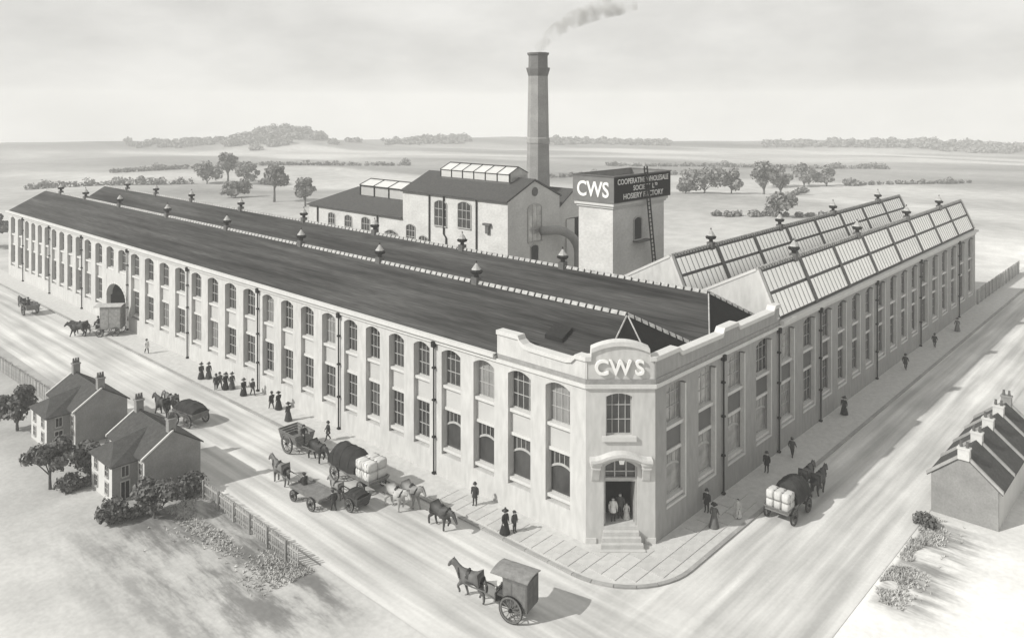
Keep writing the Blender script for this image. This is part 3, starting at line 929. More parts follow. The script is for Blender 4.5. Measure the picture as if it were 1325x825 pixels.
for (y0, y1, z0, z1, gl) in ((54.1, 56.6, 12.6, 16.2, 'glass'), (49.2, 51.7, 12.8, 16.4, 'glass'), (61.0, 62.9, 9.4, 12.1, 'glass'), (58.2, 60.0, 8.6, 10.7, 'glass')):
    arch_window(bh, bo, BX, y0, y1, z0, z1, 'x', gl)
arch_window(bh, bo, BY, 37.95, 40.7, 11.2, 16.3, 'y', 'glass_pale')
arch_window(bh, bo, BY, 38.5, 40.0, 7.0, 10.7, 'y', 'dark_in', bars=False, nm='door')
q = MB(); q.lathe([(0.62, 0), (0.62, .06)], n=16)
me = q.mesh('round_vent', 'lead'); o = link('round_vent', me, bh, (XA - BX, -.04, 18.0)); o.rotation_euler = (R(90), 0, 0)
for y_ in (57.7, 48.0):
    MB().tube([(BX - .15, y_, 0), (BX - .15, y_, 16.9)], .11, 6).build('drainpipe', 'iron', bh, off=bo)
MB().tube([(BX - .15, 54.6, 16.9), (BX - .15, 54.6, 11.5), (BX - .15, 54.1, 11.0), (BX - .15, 54.1, 0)], .12, 6).build('drainpipe', 'iron', bh, off=bo)
MB().box(BX - .5, BX - .02, 45.2, 46.5, 13.6, 13.9).box(BX - .35, BX - .02, 45.5, 46.1, 12.5, 13.6).build('wall_bracket', 'lead', bh, off=bo)

lo = (BX, 64.0, 0)
lw = thing('boiler_shed', 'low white hipped shed with long roof lantern joined to the engine house', 'building', lo)
YL1, XL1, EZ = 88.9, 45.0, 12.9
q = MB(); q.box(BX + .05, XL1, 63.85, YL1, -0.1, EZ); q.build('wall', 'rear_wall', lw, off=lo)
a, b, c_, d_ = (BX - .3, 63.85, EZ), (BX - .3, YL1 + .3, EZ), (XL1 + .3, YL1 + .3, EZ), (XL1 + .3, 63.85, EZ)
ra, rb = (39.5, 63.85, 15.9), (39.5, 82.5, 15.9)
q = MB(); q.poly([a, ra, rb, b]); q.poly([b, rb, c_]); q.poly([c_, rb, ra, d_]); q.poly([a, b, c_, d_])
q.box(BX - .34, BX - .2, 63.85, YL1 + .3, EZ - .15, EZ + .02)
q.build('roof', 'slate_house', lw, off=lo)
q = MB(); q.box(37.4, 41.6, 64.0, 79.0, 14.6, 14.9); lb = q.build('lantern', 'skybar', lw, off=lo)
for k in range(4):
    y0, y1 = 64.0 + 15.0 * k / 4 + .2, 64.0 + 15.0 * (k + 1) / 4 - .2
    MB().box(37.38, 37.46, y0, y1, 14.95, 16.35).build('side_pane', 'skylight', lb, off=lo)
    MB().prism([(37.3, y0, 16.6), (39.45, y0, 17.4), (39.45, y0, 17.46), (37.3, y0, 16.66)], (0, y1 - y0, 0)).build('roof_pane', 'skylight', lb, off=lo)
q = MB()
for k in range(5):
    y0 = 64.0 + 15.0 * k / 4
    q.box(37.3, 37.5, y0 - .12, y0 + .12, 14.9, 16.6); q.tube([(37.2, y0, 16.6), (39.5, y0, 17.45), (41.8, y0, 16.6)], .09, 4)
q.box(39.4, 39.6, 64.0, 79.0, 17.4, 17.56); q.box(37.22, 37.45, 64.0, 79.0, 16.38, 16.58)
q.build('glazing_bar', 'iron', lb, off=lo)
for (y0, y1, z0, z1) in ((81.4, 83.1, 9.3, 12.0), (76.7, 78.5, 9.2, 12.0), (72.0, 74.0, 9.0, 12.1)):
    arch_window(lw, lo, BX + .05, y0, y1, z0, z1, 'x', 'glass')
arch_window(lw, lo, BX + .05, 65.1, 68.1, 9.0, 10.75, 'x', 'glass')
for y_ in (86.2, 69.9):
    MB().tube([(BX - .12, y_, 0), (BX - .12, y_, EZ)], .12, 6).build('drainpipe', 'iron', lw, off=lo)

# workshop between engine house and water tower, with sliding door
so = (45.2, 43.4, 0)
sh = thing('workshop', 'grey gabled workshop with open sliding door beside the water tower', 'building', so)
q = MB(); q.box(45.2, 47.6, 43.4, 56, -.1, 14.6); q.box(51.6, 53.6, 43.4, 56, -.1, 14.6); q.box(47.6, 51.6, 44.2, 56, -.1, 14.6); q.box(47.6, 51.6, 43.4, 44.2, 13.3, 14.6)
q.prism([(45.2, 43.4, 14.6), (53.6, 43.4, 14.6), (49.4, 43.4, 17.3)], (0, 12.6, 0)); q.build('wall', 'rear_wall', sh, off=so)
q = MB()
q.prism([(44.9, 43.2, 14.4), (49.4, 43.2, 17.3), (49.4, 43.2, 17.55), (44.9, 43.2, 14.65)], (0, 13, 0))
q.prism([(53.9, 43.2, 14.4), (53.9, 43.2, 14.65), (49.4, 43.2, 17.55), (49.4, 43.2, 17.3)], (0, 13, 0))
q.build('roof', 'slate_house', sh, off=so)
MB().box(47.6, 49.4, 43.18, 43.38, 5.0, 13.2).build('sliding_door', 'trim', sh, off=so)
MB().box(49.45, 51.55, 44.12, 44.19, 0.0, 13.2).build('doorway', 'dark_in', sh, off=so)

# curved flue pipe from the engine house
q = MB()
pp = [(41.0 + 6.5 * math.sin(math.pi / 2 * k / 8), 41.0, 8.6 + 4.0 * math.cos(math.pi / 2 * k / 8) - 0.0) for k in range(9)] + [(47.5, 41.0, 0.0)]
q.tube([(39.9, 41.6, 12.6)] + pp, 0.62, 10)
fo = q.build('flue_pipe', 'chimney_brick', smooth=True)
tag(fo, 'fat curved flue pipe arching down from the engine house gable', 'pipe')

# water tower
to = (28.64, 21.57, 0)
tw = thing('water_tower', 'square white water tower with dark lettered tank on top', 'water tower', to)
TX0, TX1, TY0, TY1 = 28.64, 39.1, 21.57, 26.3
q = MB(); q.box(TX0, TX1, TY0, TY1, -.1, 18.75); q.build('wall', 'rear_wall', tw, off=to)
q = MB(); q.box(TX0 - .35, TX1 + .35, TY0 - .35, TY1 + .35, 18.75, 19.1); q.box(TX0 - .18, TX1 + .18, TY0 - .18, TY1 + .18, 18.5, 18.748); q.build('cornice', 'trim', tw, off=to)
tx0, tx1, ty0, ty1 = TX0 - .45, TX1 + .75, TY0 - .45, TY1 + .5
q = MB(); th = .15
q.box(tx0, tx0 + th, ty0, ty1, 19.1, 22.0); q.box(tx1 - th, tx1, ty0, ty1, 19.1, 22.0)
q.box(tx0 + th, tx1 - th, ty0, ty0 + th, 19.1, 22.0); q.box(tx0 + th, tx1 - th, ty1 - th, ty1, 19.1, 22.0)
q.box(tx0 + th, tx1 - th, ty0 + th, ty1 - th, 19.1, 19.3)
tk = q.build('tank', 'sign_grey', tw, off=to)
q = MB(); q.box(tx0 + th, tx1 - th, ty0 + th, ty1 - th, 20.8, 21.3); q.build('water', 'glass_pale', tk, off=to)
q = MB(); rw = .10
q.box(tx0 - rw, tx0 + th + .05, ty0 - rw, ty1 + rw, 22.0, 22.12); q.box(tx1 - th - .05, tx1 + rw, ty0 - rw, ty1 + rw, 22.0, 22.12)
q.box(tx0 + th + .05, tx1 - th - .05, ty0 - rw, ty0 + th + .05, 22.0, 22.12); q.box(tx0 + th + .05, tx1 - th - .05, ty1 - th - .05, ty1 + rw, 22.0, 22.12)
q.build('rim', 'lead', tk, off=to)
q = MB(); q.box(tx0 + .08, tx1 - .08, ty0 - .06, ty0 - .004, 19.18, 21.95); sb = q.build('sign_board', 'sign_dark', tw, off=to)
xc = (tx0 + tx1) / 2
for body, z_, wmax, hh in (('COOPERATIVE WHOLESALE', 21.42, 10.4, .62), ('SOCIETY  L', 20.58, 4.3, .58), ('HOSIERY FACTORY', 19.74, 8.2, .62)):
    me, w0, h0 = text_mesh(body, 1.0, 0.012, 'lettering', 'letter', bold=0.012)
    for v_ in me.vertices:
        v_.co = (v_.co.x * wmax / w0, v_.co.y, v_.co.z * hh / h0)
    link('lettering', me, sb, (xc - to[0], ty0 - .078 - to[1], z_))
me, w0, h0 = text_mesh('TD', 0.45, 0.012, 'lettering', 'letter', bold=0.01)
link('lettering', me, sb, (xc + 2.55 - to[0], ty0 - .078 - to[1], 20.72))
me, w0, h0 = text_mesh('CWS', 1.0, 0.02, 'lettering', 'letter', bold=0.02)
for v_ in me.vertices:
    v_.co = (v_.co.x * 4.4 / w0, v_.co.y, v_.co.z * 1.75 / h0)
link('lettering', me, tk, (tx0 - .03 - to[0], (ty0 + ty1) / 2 - to[1], 20.55), LEFT)
arch_window(tw, to, TY0, 32.7, 34.2, 14.6, 17.1, 'y', 'dark_in', bars=False)
MB().box(32.5, 35.2, TY0 - .9, TY0 - .02, 14.35, 14.5).build('landing', 'lead', tw, off=to)
# long ladder up to the tank rim
q = MB()
a, b = Vector((35.5, TY0 - 1.1, 10.5)), Vector((34.1, ty0 - .25, 22.9))
for dx in (-.3, .3):
    q.tube([a + Vector((dx, 0, 0)), b + Vector((dx, 0, 0))], .09, 5)
for k in range(26):
    p = a.lerp(b, (k + .5) / 26)
    q.box(p.x - .3, p.x + .3, p.y - .04, p.y + .04, p.z - .05, p.z + .05)
q.tube([a + Vector((0, 0, 0)), (35.5, TY0 - 1.1, 0)], .12, 5)
q.build('ladder', 'iron', tw, off=to)

# octagonal chimney
co_ = (47.0, 48.2, 0)
cs = thing('factory_chimney', 'tall octagonal brick chimney with corbelled cap above the engine house', 'chimney', co_)
rot8 = VIEW + R(22.5) + R(20)
def rad(z): return 2.05 - (2.05 - 1.40) * z / 37.7
MB().lathe([(rad(0), 0), (rad(34.9), 34.9)], n=8, rot=rot8).build('shaft', 'chimney_brick', cs)
MB().lathe([(rad(24.4) + .02, 24.1), (rad(24.4) + .10, 24.3), (rad(24.8) + .10, 24.9), (rad(25) + .02, 25.1)], n=8, rot=rot8).build('stone_band', 'kerb', cs)
q = MB()
q.lathe([(1.46, 34.2), (1.75, 35.2), (1.78, 35.45), (1.45, 35.5), (1.42, 37.2), (1.62, 37.45), (1.64, 37.7), (1.2, 37.7), (1.15, 36.9)], n=8, rot=rot8)
q.build('cap', 'chimney_dark', cs)
# ------------------------------------------------------------------ cottages across the street
def cottage(loc, label):
    root = thing('cottage', label, 'house', loc)
    # local origin at the near street-side gable corner base; x towards the street 0..4.4, y along the row 0..6.6
    W_, Ln, E_, RZ = 4.4, 6.6, 3.05, 4.5
    q = MB(); q.box(0, W_, 0.02, Ln - .02, -.05, E_)
    q.build('wall', 'house_wall', root)
    for y_, d in ((0, -.001), (Ln, 0)):
        y0 = -.10 if y_ == 0 else Ln - .018
        MB().prism([(0, y0, -.05), (W_, y0, -.05), (W_, y0, E_), (W_ / 2, y0, RZ), (0, y0, E_)], (0, .118, 0)).build('gable', 'house_gable', root)
    q = MB(); t = .12
    q.prism([(-.25, -.12, E_ - .14), (W_ / 2, -.12, RZ), (W_ / 2, -.12, RZ + t), (-.25, -.12, E_ - .14 + t)], (0, Ln + .24, 0))
    q.prism([(W_ + .25, -.12, E_ - .14), (W_ + .25, -.12, E_ - .14 + t), (W_ / 2, -.12, RZ + t), (W_ / 2, -.12, RZ)], (0, Ln + .24, 0))
    rf = q.build('roof', 'slate_house', root)
    for y_ in (-.16, Ln + .02):
        q = MB()
        q.prism([(-.28, y_, E_ - .10), (W_ / 2, y_, RZ + .05), (W_ / 2, y_, RZ + .19), (-.28, y_, E_ + .06)], (0, .14, 0))
        q.build('verge', 'trim', rf)
    q = MB(); q.box(W_ / 2 - .08, W_ / 2 + .08, -.1, Ln + .1, RZ + .1, RZ + .2); q.build('ridge_tile', 'iron', rf)
    for y_ in (0.05, Ln - .55):
        q = MB(); q.box(W_ / 2 - .30, W_ / 2 + .30, y_, y_ + .5, RZ - .3, RZ + .85); q.box(W_ / 2 - .36, W_ / 2 + .36, y_ - .06, y_ + .56, RZ + .85, RZ + .97)
        cs_ = q.build('chimney', 'house_gable', rf)
        for k in (-1, 0, 1):
            MB().lathe([(.085, RZ + .97), (.11, RZ + 1.05), (.075, RZ + 1.38), (.095, RZ + 1.42)], (W_ / 2 + k * .21, y_ + .25, 0), n=7).build('chimney_pot', 'lead', root)
    # projecting front wing
    wy0, wy1, wx = 1.15, 5.2, -1.9
    q = MB(); q.box(wx, 0.0, wy0, wy1, -.05, E_ - .25); q.m[2] = 1; q.m[4] = 1; q.build('wing_wall', ['house_wall', 'house_gable'], root)  # wing sides get the darker gable tone to paint in their shade
    q = MB()
    a, b, c_, d_ = (wx - .2, wy0 - .2, E_ - .32), (wx - .2, wy1 + .2, E_ - .32), (1.3, wy1 + .2, E_ - .32 + .9), (1.3, wy0 - .2, E_ - .32 + .9)
    ym = (wy0 + wy1) / 2
    q.poly([a, (wx + .9, ym, E_ + .75), b]); q.poly([a, (0.2, wy0 - .2, E_ - .32), (1.9, ym, RZ - .2), (wx + .9, ym, E_ + .75)]); q.poly([b, (wx + .9, ym, E_ + .75), (1.9, ym, RZ - .2), (0.2, wy1 + .2, E_ - .32)])
    q.box(wx - .2, .1, wy0 - .2, wy1 + .2, E_ - .38, E_ - .322)
    q.build('wing_roof', 'slate_house', root)
    def win(face, p, z0, z1, wd, nm='window', gl='glass'):
        if face == 'x':
            x, y_ = p
            o = MB().box(x - .03, x - .004, y_ - wd / 2, y_ + wd / 2, z0, z1).build(nm, gl, root)
            f = MB(); f.box(x - .06, x - .005, y_ - wd / 2 - .07, y_ - wd / 2, z0 - .05, z1 + .1); f.box(x - .06, x - .005, y_ + wd / 2, y_ + wd / 2 + .07, z0 - .05, z1 + .1)
            f.box(x - .06, x - .005, y_ - wd / 2, y_ + wd / 2, z1, z1 + .1); f.box(x - .12, x - .005, y_ - wd / 2, y_ + wd / 2, z0 - .09, z0)
            f.box(x - .05, x - .031, y_ - .02, y_ + .02, z0, z1); f.box(x - .05, x - .0315, y_ - wd / 2, y_ + wd / 2, (z0 + z1) / 2 - .02, (z0 + z1) / 2 + .02)
        else:
            x, y_ = p
            o = MB().box(x - wd / 2, x + wd / 2, y_ - .03, y_ - .004, z0, z1).build(nm, gl, root)
            f = MB(); f.box(x - wd / 2 - .07, x - wd / 2, y_ - .06, y_ - .005, z0 - .05, z1 + .1); f.box(x + wd / 2, x + wd / 2 + .07, y_ - .06, y_ - .005, z0 - .05, z1 + .1)
            f.box(x - wd / 2, x + wd / 2, y_ - .06, y_ - .005, z1, z1 + .1); f.box(x - wd / 2, x + wd / 2, y_ - .12, y_ - .005, z0 - .09, z0)
            f.box(x - .02, x + .02, y_ - .05, y_ - .031, z0, z1)
        f.build('frame', 'frame', o)
    for z0, z1 in ((.45, 1.25), (1.75, 2.55)):
        win('x', (0, .55), z0, z1, .5); win('x', (0, 5.9), z0, z1, .5)
        win('x', (wx, 2.1), z0, z1, .6); win('x', (wx, 4.2), z0, z1, .6)
    win('y', (-0.95, wy0), 1.75, 2.5, .5)
    win('y', (-0.95, wy0), .05, 1.35, .6, 'door', 'dark_in')
    return root
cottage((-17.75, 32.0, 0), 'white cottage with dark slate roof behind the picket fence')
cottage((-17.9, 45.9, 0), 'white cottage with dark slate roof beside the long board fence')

# terrace on the right
tloc = (21.0, -12.55, 0)
tr = thing('terraced_row', 'low terrace of small houses with white party walls across the side street', 'terrace', tloc)
D_, E_, RZ, Ln = 4.3, 2.75, 4.6, 14.0
q = MB(); q.box(0, Ln, -D_, 0, -.1, E_); q.build('wall', 'house_wall', tr)
for x_ in (-.05, Ln - .15):
    MB().prism([(x_, 0.02, -.1), (x_, 0.02, E_), (x_, -D_ / 2, RZ), (x_, -D_ - .02, E_), (x_, -D_ - .02, -.1)], (.2, 0, 0)).build('gable', 'house_gable', tr)
q = MB(); t = .12
q.prism([(-.1, .3, E_ - .2), (-.1, -D_ / 2, RZ), (-.1, -D_ / 2, RZ + t), (-.1, .3, E_ - .2 + t)], (Ln + .2, 0, 0))
q.prism([(-.1, -D_ - .3, E_ - .2), (-.1, -D_ - .3, E_ - .2 + t), (-.1, -D_ / 2, RZ + t), (-.1, -D_ / 2, RZ)], (Ln + .2, 0, 0))
rf = q.build('roof', 'slate_house', tr)
for k, x_ in enumerate((-.12, 3.6, 7.2, 10.8, Ln - .2)):
    q = MB()
    q.prism([(x_, .34, E_ - .14), (x_, -D_ / 2, RZ + .1), (x_, -D_ / 2, RZ + .34), (x_, .34, E_ + .1)], (.20, 0, 0))
    q.prism([(x_, -D_ - .34, E_ - .14), (x_, -D_ - .34, E_ + .1), (x_, -D_ / 2, RZ + .34), (x_, -D_ / 2, RZ + .1)], (.20, 0, 0))
    q.build('party_wall', 'kerb', rf)
    q = MB(); q.box(x_ - .1, x_ + .4, -D_ / 2 - .38, -D_ / 2 + .38, RZ - .2, RZ + .55); q.box(x_ - .15, x_ + .45, -D_ / 2 - .43, -D_ / 2 + .43, RZ + .55, RZ + .67)
    q.build('chimney', 'trim' if k < 4 else 'house_gable', rf)
    for j in (-1, 1):
        MB().lathe([(.10, RZ + .67), (.12, RZ + .74), (.085, RZ + 1.05), (.11, RZ + 1.09)], (x_ + .15, -D_ / 2 + j * .2, 0), n=7).build('chimney_pot', 'lead', tr)
for k in range(5):
    x_ = 1.4 + k * 2.75
    nm = 'door' if k % 3 == 1 else 'window'
    z0, z1 = (0.0, 2.0) if nm == 'door' else (.8, 2.0)
    o = MB().box(x_ - .4, x_ + .4, .004, .04, z0, z1).build(nm, 'dark_in' if nm == 'door' else 'glass', tr)
    f = MB(); f.box(x_ - .48, x_ - .4, .004, .07, z0, z1 + .08); f.box(x_ + .4, x_ + .48, .004, .07, z0, z1 + .08); f.box(x_ - .4, x_ + .4, .004, .07, z1, z1 + .08)
    f.build('frame', 'frame', o)

# ------------------------------------------------------------------ fences
def fence(name, label, p0, p1, h, step, pw, rails, tone='timber', seed=1):
    p0, p1 = Vector(p0), Vector(p1); d = p1 - p0; ln = d.length; ang = math.atan2(d.y, d.x)
    root = thing(name, label, 'fence', p0, ang)
    rr = random.Random(seed)
    me = MB().prism([(-pw / 2, 0, 0.04), (pw / 2, 0, 0.04), (pw / 2, 0, h - .08), (0, 0, h), (-pw / 2, 0, h - .08)], (0, .03, 0)).mesh('picket', tone)
    n_ = int(ln / step)
    for k in range(n_ + 1):
        o = link('picket', me, root, (k * step, 0.0, rr.uniform(-.04, .04)), 0)
        o.rotation_euler = (rr.uniform(-.02, .02), rr.uniform(-.04, .04), 0)
    for z_ in rails:
        MB().box(-.05, ln + .05, -.07, -.004, z_, z_ + .09).build('rail', tone, root)
    pme = MB().box(-.07, .07, -.17, -.073, 0, h + .05).mesh('post', tone)
    for k in range(int(ln / 2.4) + 1):
        link('post', pme, root, (min(k * 2.4, ln), 0, 0))
    return root
mat('timber_pale', 0.26, rough=0.85, var=0.2, scale=3, rnd=0.25)
fence('picket_fence', 'grey open picket fence running down the field edge from the cottage', (-14.55, 28.8, 0), (-14.85, 15.4, 0), 1.35, .27, .12, (.35, 1.0), 'timber_pale', 2)
fence('board_fence', 'weathered upright board fence beyond the farther cottage along the street', (-16.0, 58.0, 0), (-16.6, 86.0, 0), 1.5, .30, .24, (.3, 1.05), 'timber_pale', 3)
fence('board_fence', 'tall upright board fence continuing the line of the shaded wing', (91.6, -0.15, 0), (122.0, -0.15, 0), 2.3, .42, .36, (.4, 1.7), 'timber', 4)

# ------------------------------------------------------------------ vegetation
def leaves(clumps, count, size, seed, flat=0.75):
    """leaf-sized quads spread through ellipsoid clumps [(centre, radius)]"""
    rg = np.random.default_rng(seed)
    wts = np.array([r ** 2 for _, r in clumps]); wts = wts / wts.sum()
    idx = rg.choice(len(clumps), count, p=wts)
    C_ = np.array([c for c, _ in clumps])[idx]; Rr = np.array([r for _, r in clumps])[idx][:, None]
    d = rg.normal(size=(count, 3)); d /= np.linalg.norm(d, axis=1)[:, None]
    rr = (0.35 + 0.85 * rg.random((count, 1)) ** 0.7)
    P = C_ + d * Rr * rr * np.array([1, 1, flat])
    a = rg.normal(size=(count, 3)); a /= np.linalg.norm(a, axis=1)[:, None]
    nrm = d * .9 + a * .8; nrm /= np.linalg.norm(nrm, axis=1)[:, None]
    e1 = np.cross(nrm, rg.normal(size=(count, 3))); e1 /= np.linalg.norm(e1, axis=1)[:, None]
    e2 = np.cross(nrm, e1)
    s = size * (0.6 + 0.8 * rg.random((count, 1)))
    V = np.stack([P - e1 * s - e2 * s * .6, P + e1 * s - e2 * s * .6, P + e1 * s * .7 + e2 * s, P - e1 * s * .7 + e2 * s], 1).reshape(-1, 3)
    return V

def quads_mesh(name, V, mname):
    n_ = len(V) // 4
    me = bpy.data.meshes.new(name)
    me.vertices.add(len(V)); me.vertices.foreach_set('co', V.astype(np.float32).ravel())
    me.loops.add(n_ * 4); me.loops.foreach_set('vertex_index', np.arange(n_ * 4, dtype=np.int32))
    me.polygons.add(n_); me.polygons.foreach_set('loop_start', np.arange(0, n_ * 4, 4, dtype=np.int32))
    me.polygons.foreach_set('loop_total', np.full(n_, 4, dtype=np.int32))
    me.materials.append(M[mname]); me.update(calc_edges=True); me.validate()
    return me

def tree(name, label, loc, h, rad_, trunk_h, seed, count, size, mname, cat='tree', group=None, nclump=9, lean=0.0):
    rr = random.Random(seed)
    root = thing(name, label, cat, loc, 0.0, group)
    cz = (trunk_h + h) / 2; ch_ = (h - trunk_h) / 2
    clumps = []
    for k in range(nclump):
        a = rr.uniform(0, 6.283); e = rr.uniform(-.8, 1.0)
        ro_ = rad_ * rr.uniform(.25, .9) * math.sqrt(max(.1, 1 - e * e * .7))
        clumps.append(((ro_ * math.cos(a) + lean * e, ro_ * math.sin(a), cz + e * ch_ * .72), rad_ * rr.uniform(.22, .42)))
    tk_ = MB(); tr_ = max(.05, h * .028)
    tk_.tube([(0, 0, -.15), (rr.uniform(-.05, .05) * h * .2, 0, trunk_h * .6), (lean * .2, 0, trunk_h + .15 * (h - trunk_h)), (lean * .4, 0, cz)], [tr_ * 1.35, tr_, tr_ * .8, tr_ * .35], 7)
    for c_, r_ in clumps[:6]:
        tk_.tube([(0, 0, trunk_h * rr.uniform(.7, 1.0)), (c_[0] * .5, c_[1] * .5, (trunk_h + c_[2]) / 2), c_], [tr_ * .55, tr_ * .4, tr_ * .15], 5)
    tk_.build('trunk', 'bark', root)
    link('crown', quads_mesh('crown', leaves(clumps, count, size, seed), mname), root)
    return root

def shrub(label, loc, rx, h, seed, count, size, mname='leaf_near', name='shrub', length=None, ang=0.0, cat='shrub', group=None):
    rr = random.Random(seed)
    root = thing(name, label, cat, loc, ang, group)
    clumps = []
    nc = 6 if not length else int(length / (rx * .9)) + 2
    for k in range(nc):
        px = rr.uniform(-rx * .6, rx * .6) if not length else -length / 2 + length * (k + rr.uniform(.2, .8)) / nc
        clumps.append(((px, rr.uniform(-rx * .5, rx * .5) if not length else rr.uniform(-.3, .3) * rx, h * rr.uniform(.30, .62)), h * rr.uniform(.36, .55) if not length else h * rr.uniform(.32, .6)))
    link('foliage', quads_mesh('foliage', leaves(clumps, count, size, seed, .85), mname), root)
    st = MB()
    for c_, r_ in clumps:
        st.tube([(c_[0] * .5, c_[1] * .5, -.05), c_], [.05, .02], 5)
    st.build('stem', 'bark', root)
    return root

tree('garden_tree', 'round bushy garden tree on a thin trunk standing alone in front of the cottages', (-22.0, 39.1, 0), 3.7, 1.75, 1.25, 11, 2600, .12, 'leaf_near', nclump=19)
tree('garden_tree', 'loose dark garden tree at the side of the farther cottage', (-20.2, 53.6, 0), 4.2, 1.9, .9, 12, 2600, .13, 'leaf_near', nclump=19)
tree('garden_tree', 'small spreading tree on a short trunk below the gable of the fenced cottage', (-18.4, 28.7, 0), 2.6, 1.8, .75, 13, 2200, .11, 'leaf_near', nclump=17)
shrub('dark rounded shrubs growing between the two cottages', (-18.3, 40.2, 0), 1.7, 2.2, 21, 2600, .11)
shrub('low shrub standing in front of the small spreading tree', (-20.8, 30.6, 0), .9, 1.5, 22, 1100, .10)
shrub('thin low hedge between the low shrub and the small spreading tree', (-19.3, 29.9, 0), .7, .8, 23, 900, .09, name='hedge', length=2.6, ang=R(-30), cat='hedge')
shrub('dark leafy shrub at the top end of the picket fence', (-14.9, 29.9, 0), .9, 1.7, 24, 1400, .10)
shrub('dark hedge running back along the plot of the farther cottage', (-15.6, 43.2, 0), .7, 1.1, 25, 1300, .10, name='hedge', length=5.0, ang=R(55), cat='hedge')
shrub('low hedge below the round garden tree', (-19.6, 37.6, 0), .6, .7, 26, 900, .09, name='hedge', length=4.0, ang=R(5), cat='hedge')
shrub('small round bush beside the trunk of the round garden tree', (-21.2, 37.9, 0), .6, 1.2, 27, 700, .09)
shrub('low dark weeds at the gable foot of the terraced row', (18.6, -12.9, 0), .8, .9, 28, 600, .09, cat='weeds')
tree('field_tree', 'bushy grey tree beyond the far gable end of the long front', (4.0, 163.0, tz(4, 163)), 8, 4.0, 1.0, 14, 2200, .5, 'leaf_far_hazed')

# trees out in the fields
far = [  # x, y, h, radius, trunk, label
    (87.6, 190.1, 11.5, 4.4, 4.2, 'tall rounded field tree on a bare trunk behind the roof ventilators'),
    (87.7, 173.2, 9.0, 3.6, 2.0, 'rounded field tree close to the hipped boiler shed'),
    (125.1, 290.0, 13.0, 5.0, 3.5, 'highest round tree of the far clump beyond the ridge'),
    (116.0, 290.4, 9.0, 6.0, 1.0, 'spreading tree on the far side of the highest tree in the far clump'),
    (127.4, 278.0, 9.5, 4.6, 1.0, 'broad tree on the factory side of the highest tree in the far clump'),
    (86.9, 212.4, 5.5, 4.2, .6, 'low round bush beside the tall rounded field tree'),
    (133.0, 270.0, 5.5, 5.0, .4, 'low spreading bush below the far clump'),
    (205.0, 108.0, 9.5, 7.0, 1.0, 'broad low tree at the end of the clump behind the water tower'),
    (212.0, 101.5, 8.5, 4.2, 1.0, 'middle rounded tree of the clump beyond the saw-tooth roof'),
    (219.2, 93.0, 12.5, 4.6, 1.5, 'tallest twin-headed tree of the clump beyond the saw-tooth roof'),
    (222.5, 88.5, 11.0, 3.4, 1.5, 'narrow tree beside the tallest one beyond the saw-tooth roof'),
    (199.0, 112.0, 5.0, 3.5, .5, 'small bush at the water tower end of the tree clump'),
    (272.0, 112.0, 10.0, 6.5, 1.0, 'far tree at the start of the hedge line beyond the clump'),
    (280.0, 104.0, 10.5, 5.0, 1.0, 'far round tree in the middle of the hedge line'),
    (286.0, 97.0, 9.0, 4.5, 1.0, 'far round tree at the end of the hedge line'),
    (160.5, 62.0, 7.0, 4.5, .5, 'dark bush on the near field bank behind the saw-tooth roof'),
]
for i, (x_, y_, h_, r_, t_, lb_) in enumerate(far):
    tree('field_tree', lb_, (x_, y_, tz(x_, y_) - .1), h_, r_, t_, 100 + i, 1100, .42, 'leaf_far_hazed', group=None, nclump=15)
hedges = [
    ((60, 330), (112, 296), 4.0, 'long faint hedge with bushes leading up to the far clump'),
    ((150, 76), (172, 50), 2.6, 'dark hedge along the near field bank behind the saw-tooth roof'),
    ((222, 84), (262, 96), 2.6, 'thin hedge curving away behind the tree clump'),
    ((290, 90), (350, 60), 3.0, 'far hedge running on from the last round tree'),
    ((195, 230), (330, 160), 4.0, 'faint field hedge across the middle distance behind the chimney'),
    ((120, 400), (260, 330), 4.5, 'very faint field hedge high up behind the low shed'),
    ((330, 240), (440, 120), 4.5, 'very faint field hedge in the far fields behind the water tower'),
]
for i, (a, b, h_, lb_) in enumerate(hedges):
    rr = random.Random(50 + i)
    a, b = Vector((*a, 0)), Vector((*b, 0)); ln = (b - a).length; mid_ = (a + b) / 2
    root = thing('field_hedge', lb_, 'hedge', (mid_.x, mid_.y, tz(mid_.x, mid_.y)))
    cl = []
    nseg = int(ln / 1.3)
    for k in range(nseg):
        p = a.lerp(b, (k + rr.random()) / nseg)
        hh = h_ * rr.uniform(.3, .6) * (1 + 1.3 * max(0, mnoise.noise(Vector((p.x * .06, p.y * .06, i)))) + (.8 if rr.random() < .06 else 0))
        cl.append(((p.x - mid_.x + rr.uniform(-1, 1), p.y - mid_.y + rr.uniform(-1, 1), tz(p.x, p.y) - tz(mid_.x, mid_.y) + hh * .4), hh * .6))
    link('foliage', quads_mesh('foliage', leaves(cl, nseg * 30, .42, 50 + i), 'leaf_far_hazed'), root)
# distant woods on the skyline: one mass
cl = []
rr = random.Random(77)
for k in range(1500):
    a = rr.uniform(R(-8), R(98)); r_ = rr.uniform(800, 900)
    if mnoise.noise(Vector((math.cos(a) * 6, math.sin(a) * 6, 9.0))) < 0.0: continue
    x_, y_ = 20 + r_ * math.cos(a), 40 + r_ * math.sin(a)
    s_ = rr.uniform(2.0, 4.5)
    cl.append(((x_, y_, tz(x_, y_) + s_ * .5), s_))
for k in range(60):
    x_, y_ = 430 + rr.gauss(0, 34), 742 + rr.gauss(0, 34)
    s_ = rr.uniform(4, 8); cl.append(((x_, y_, tz(x_, y_) + s_ * .4), s_))
wd = link('distant_wood', quads_mesh('distant_wood', leaves(cl, 60000, 1.1, 5), 'leaf_far_hazed'))
tag(wd, 'faint woods along the skyline ridge', 'woods', kind='stuff')

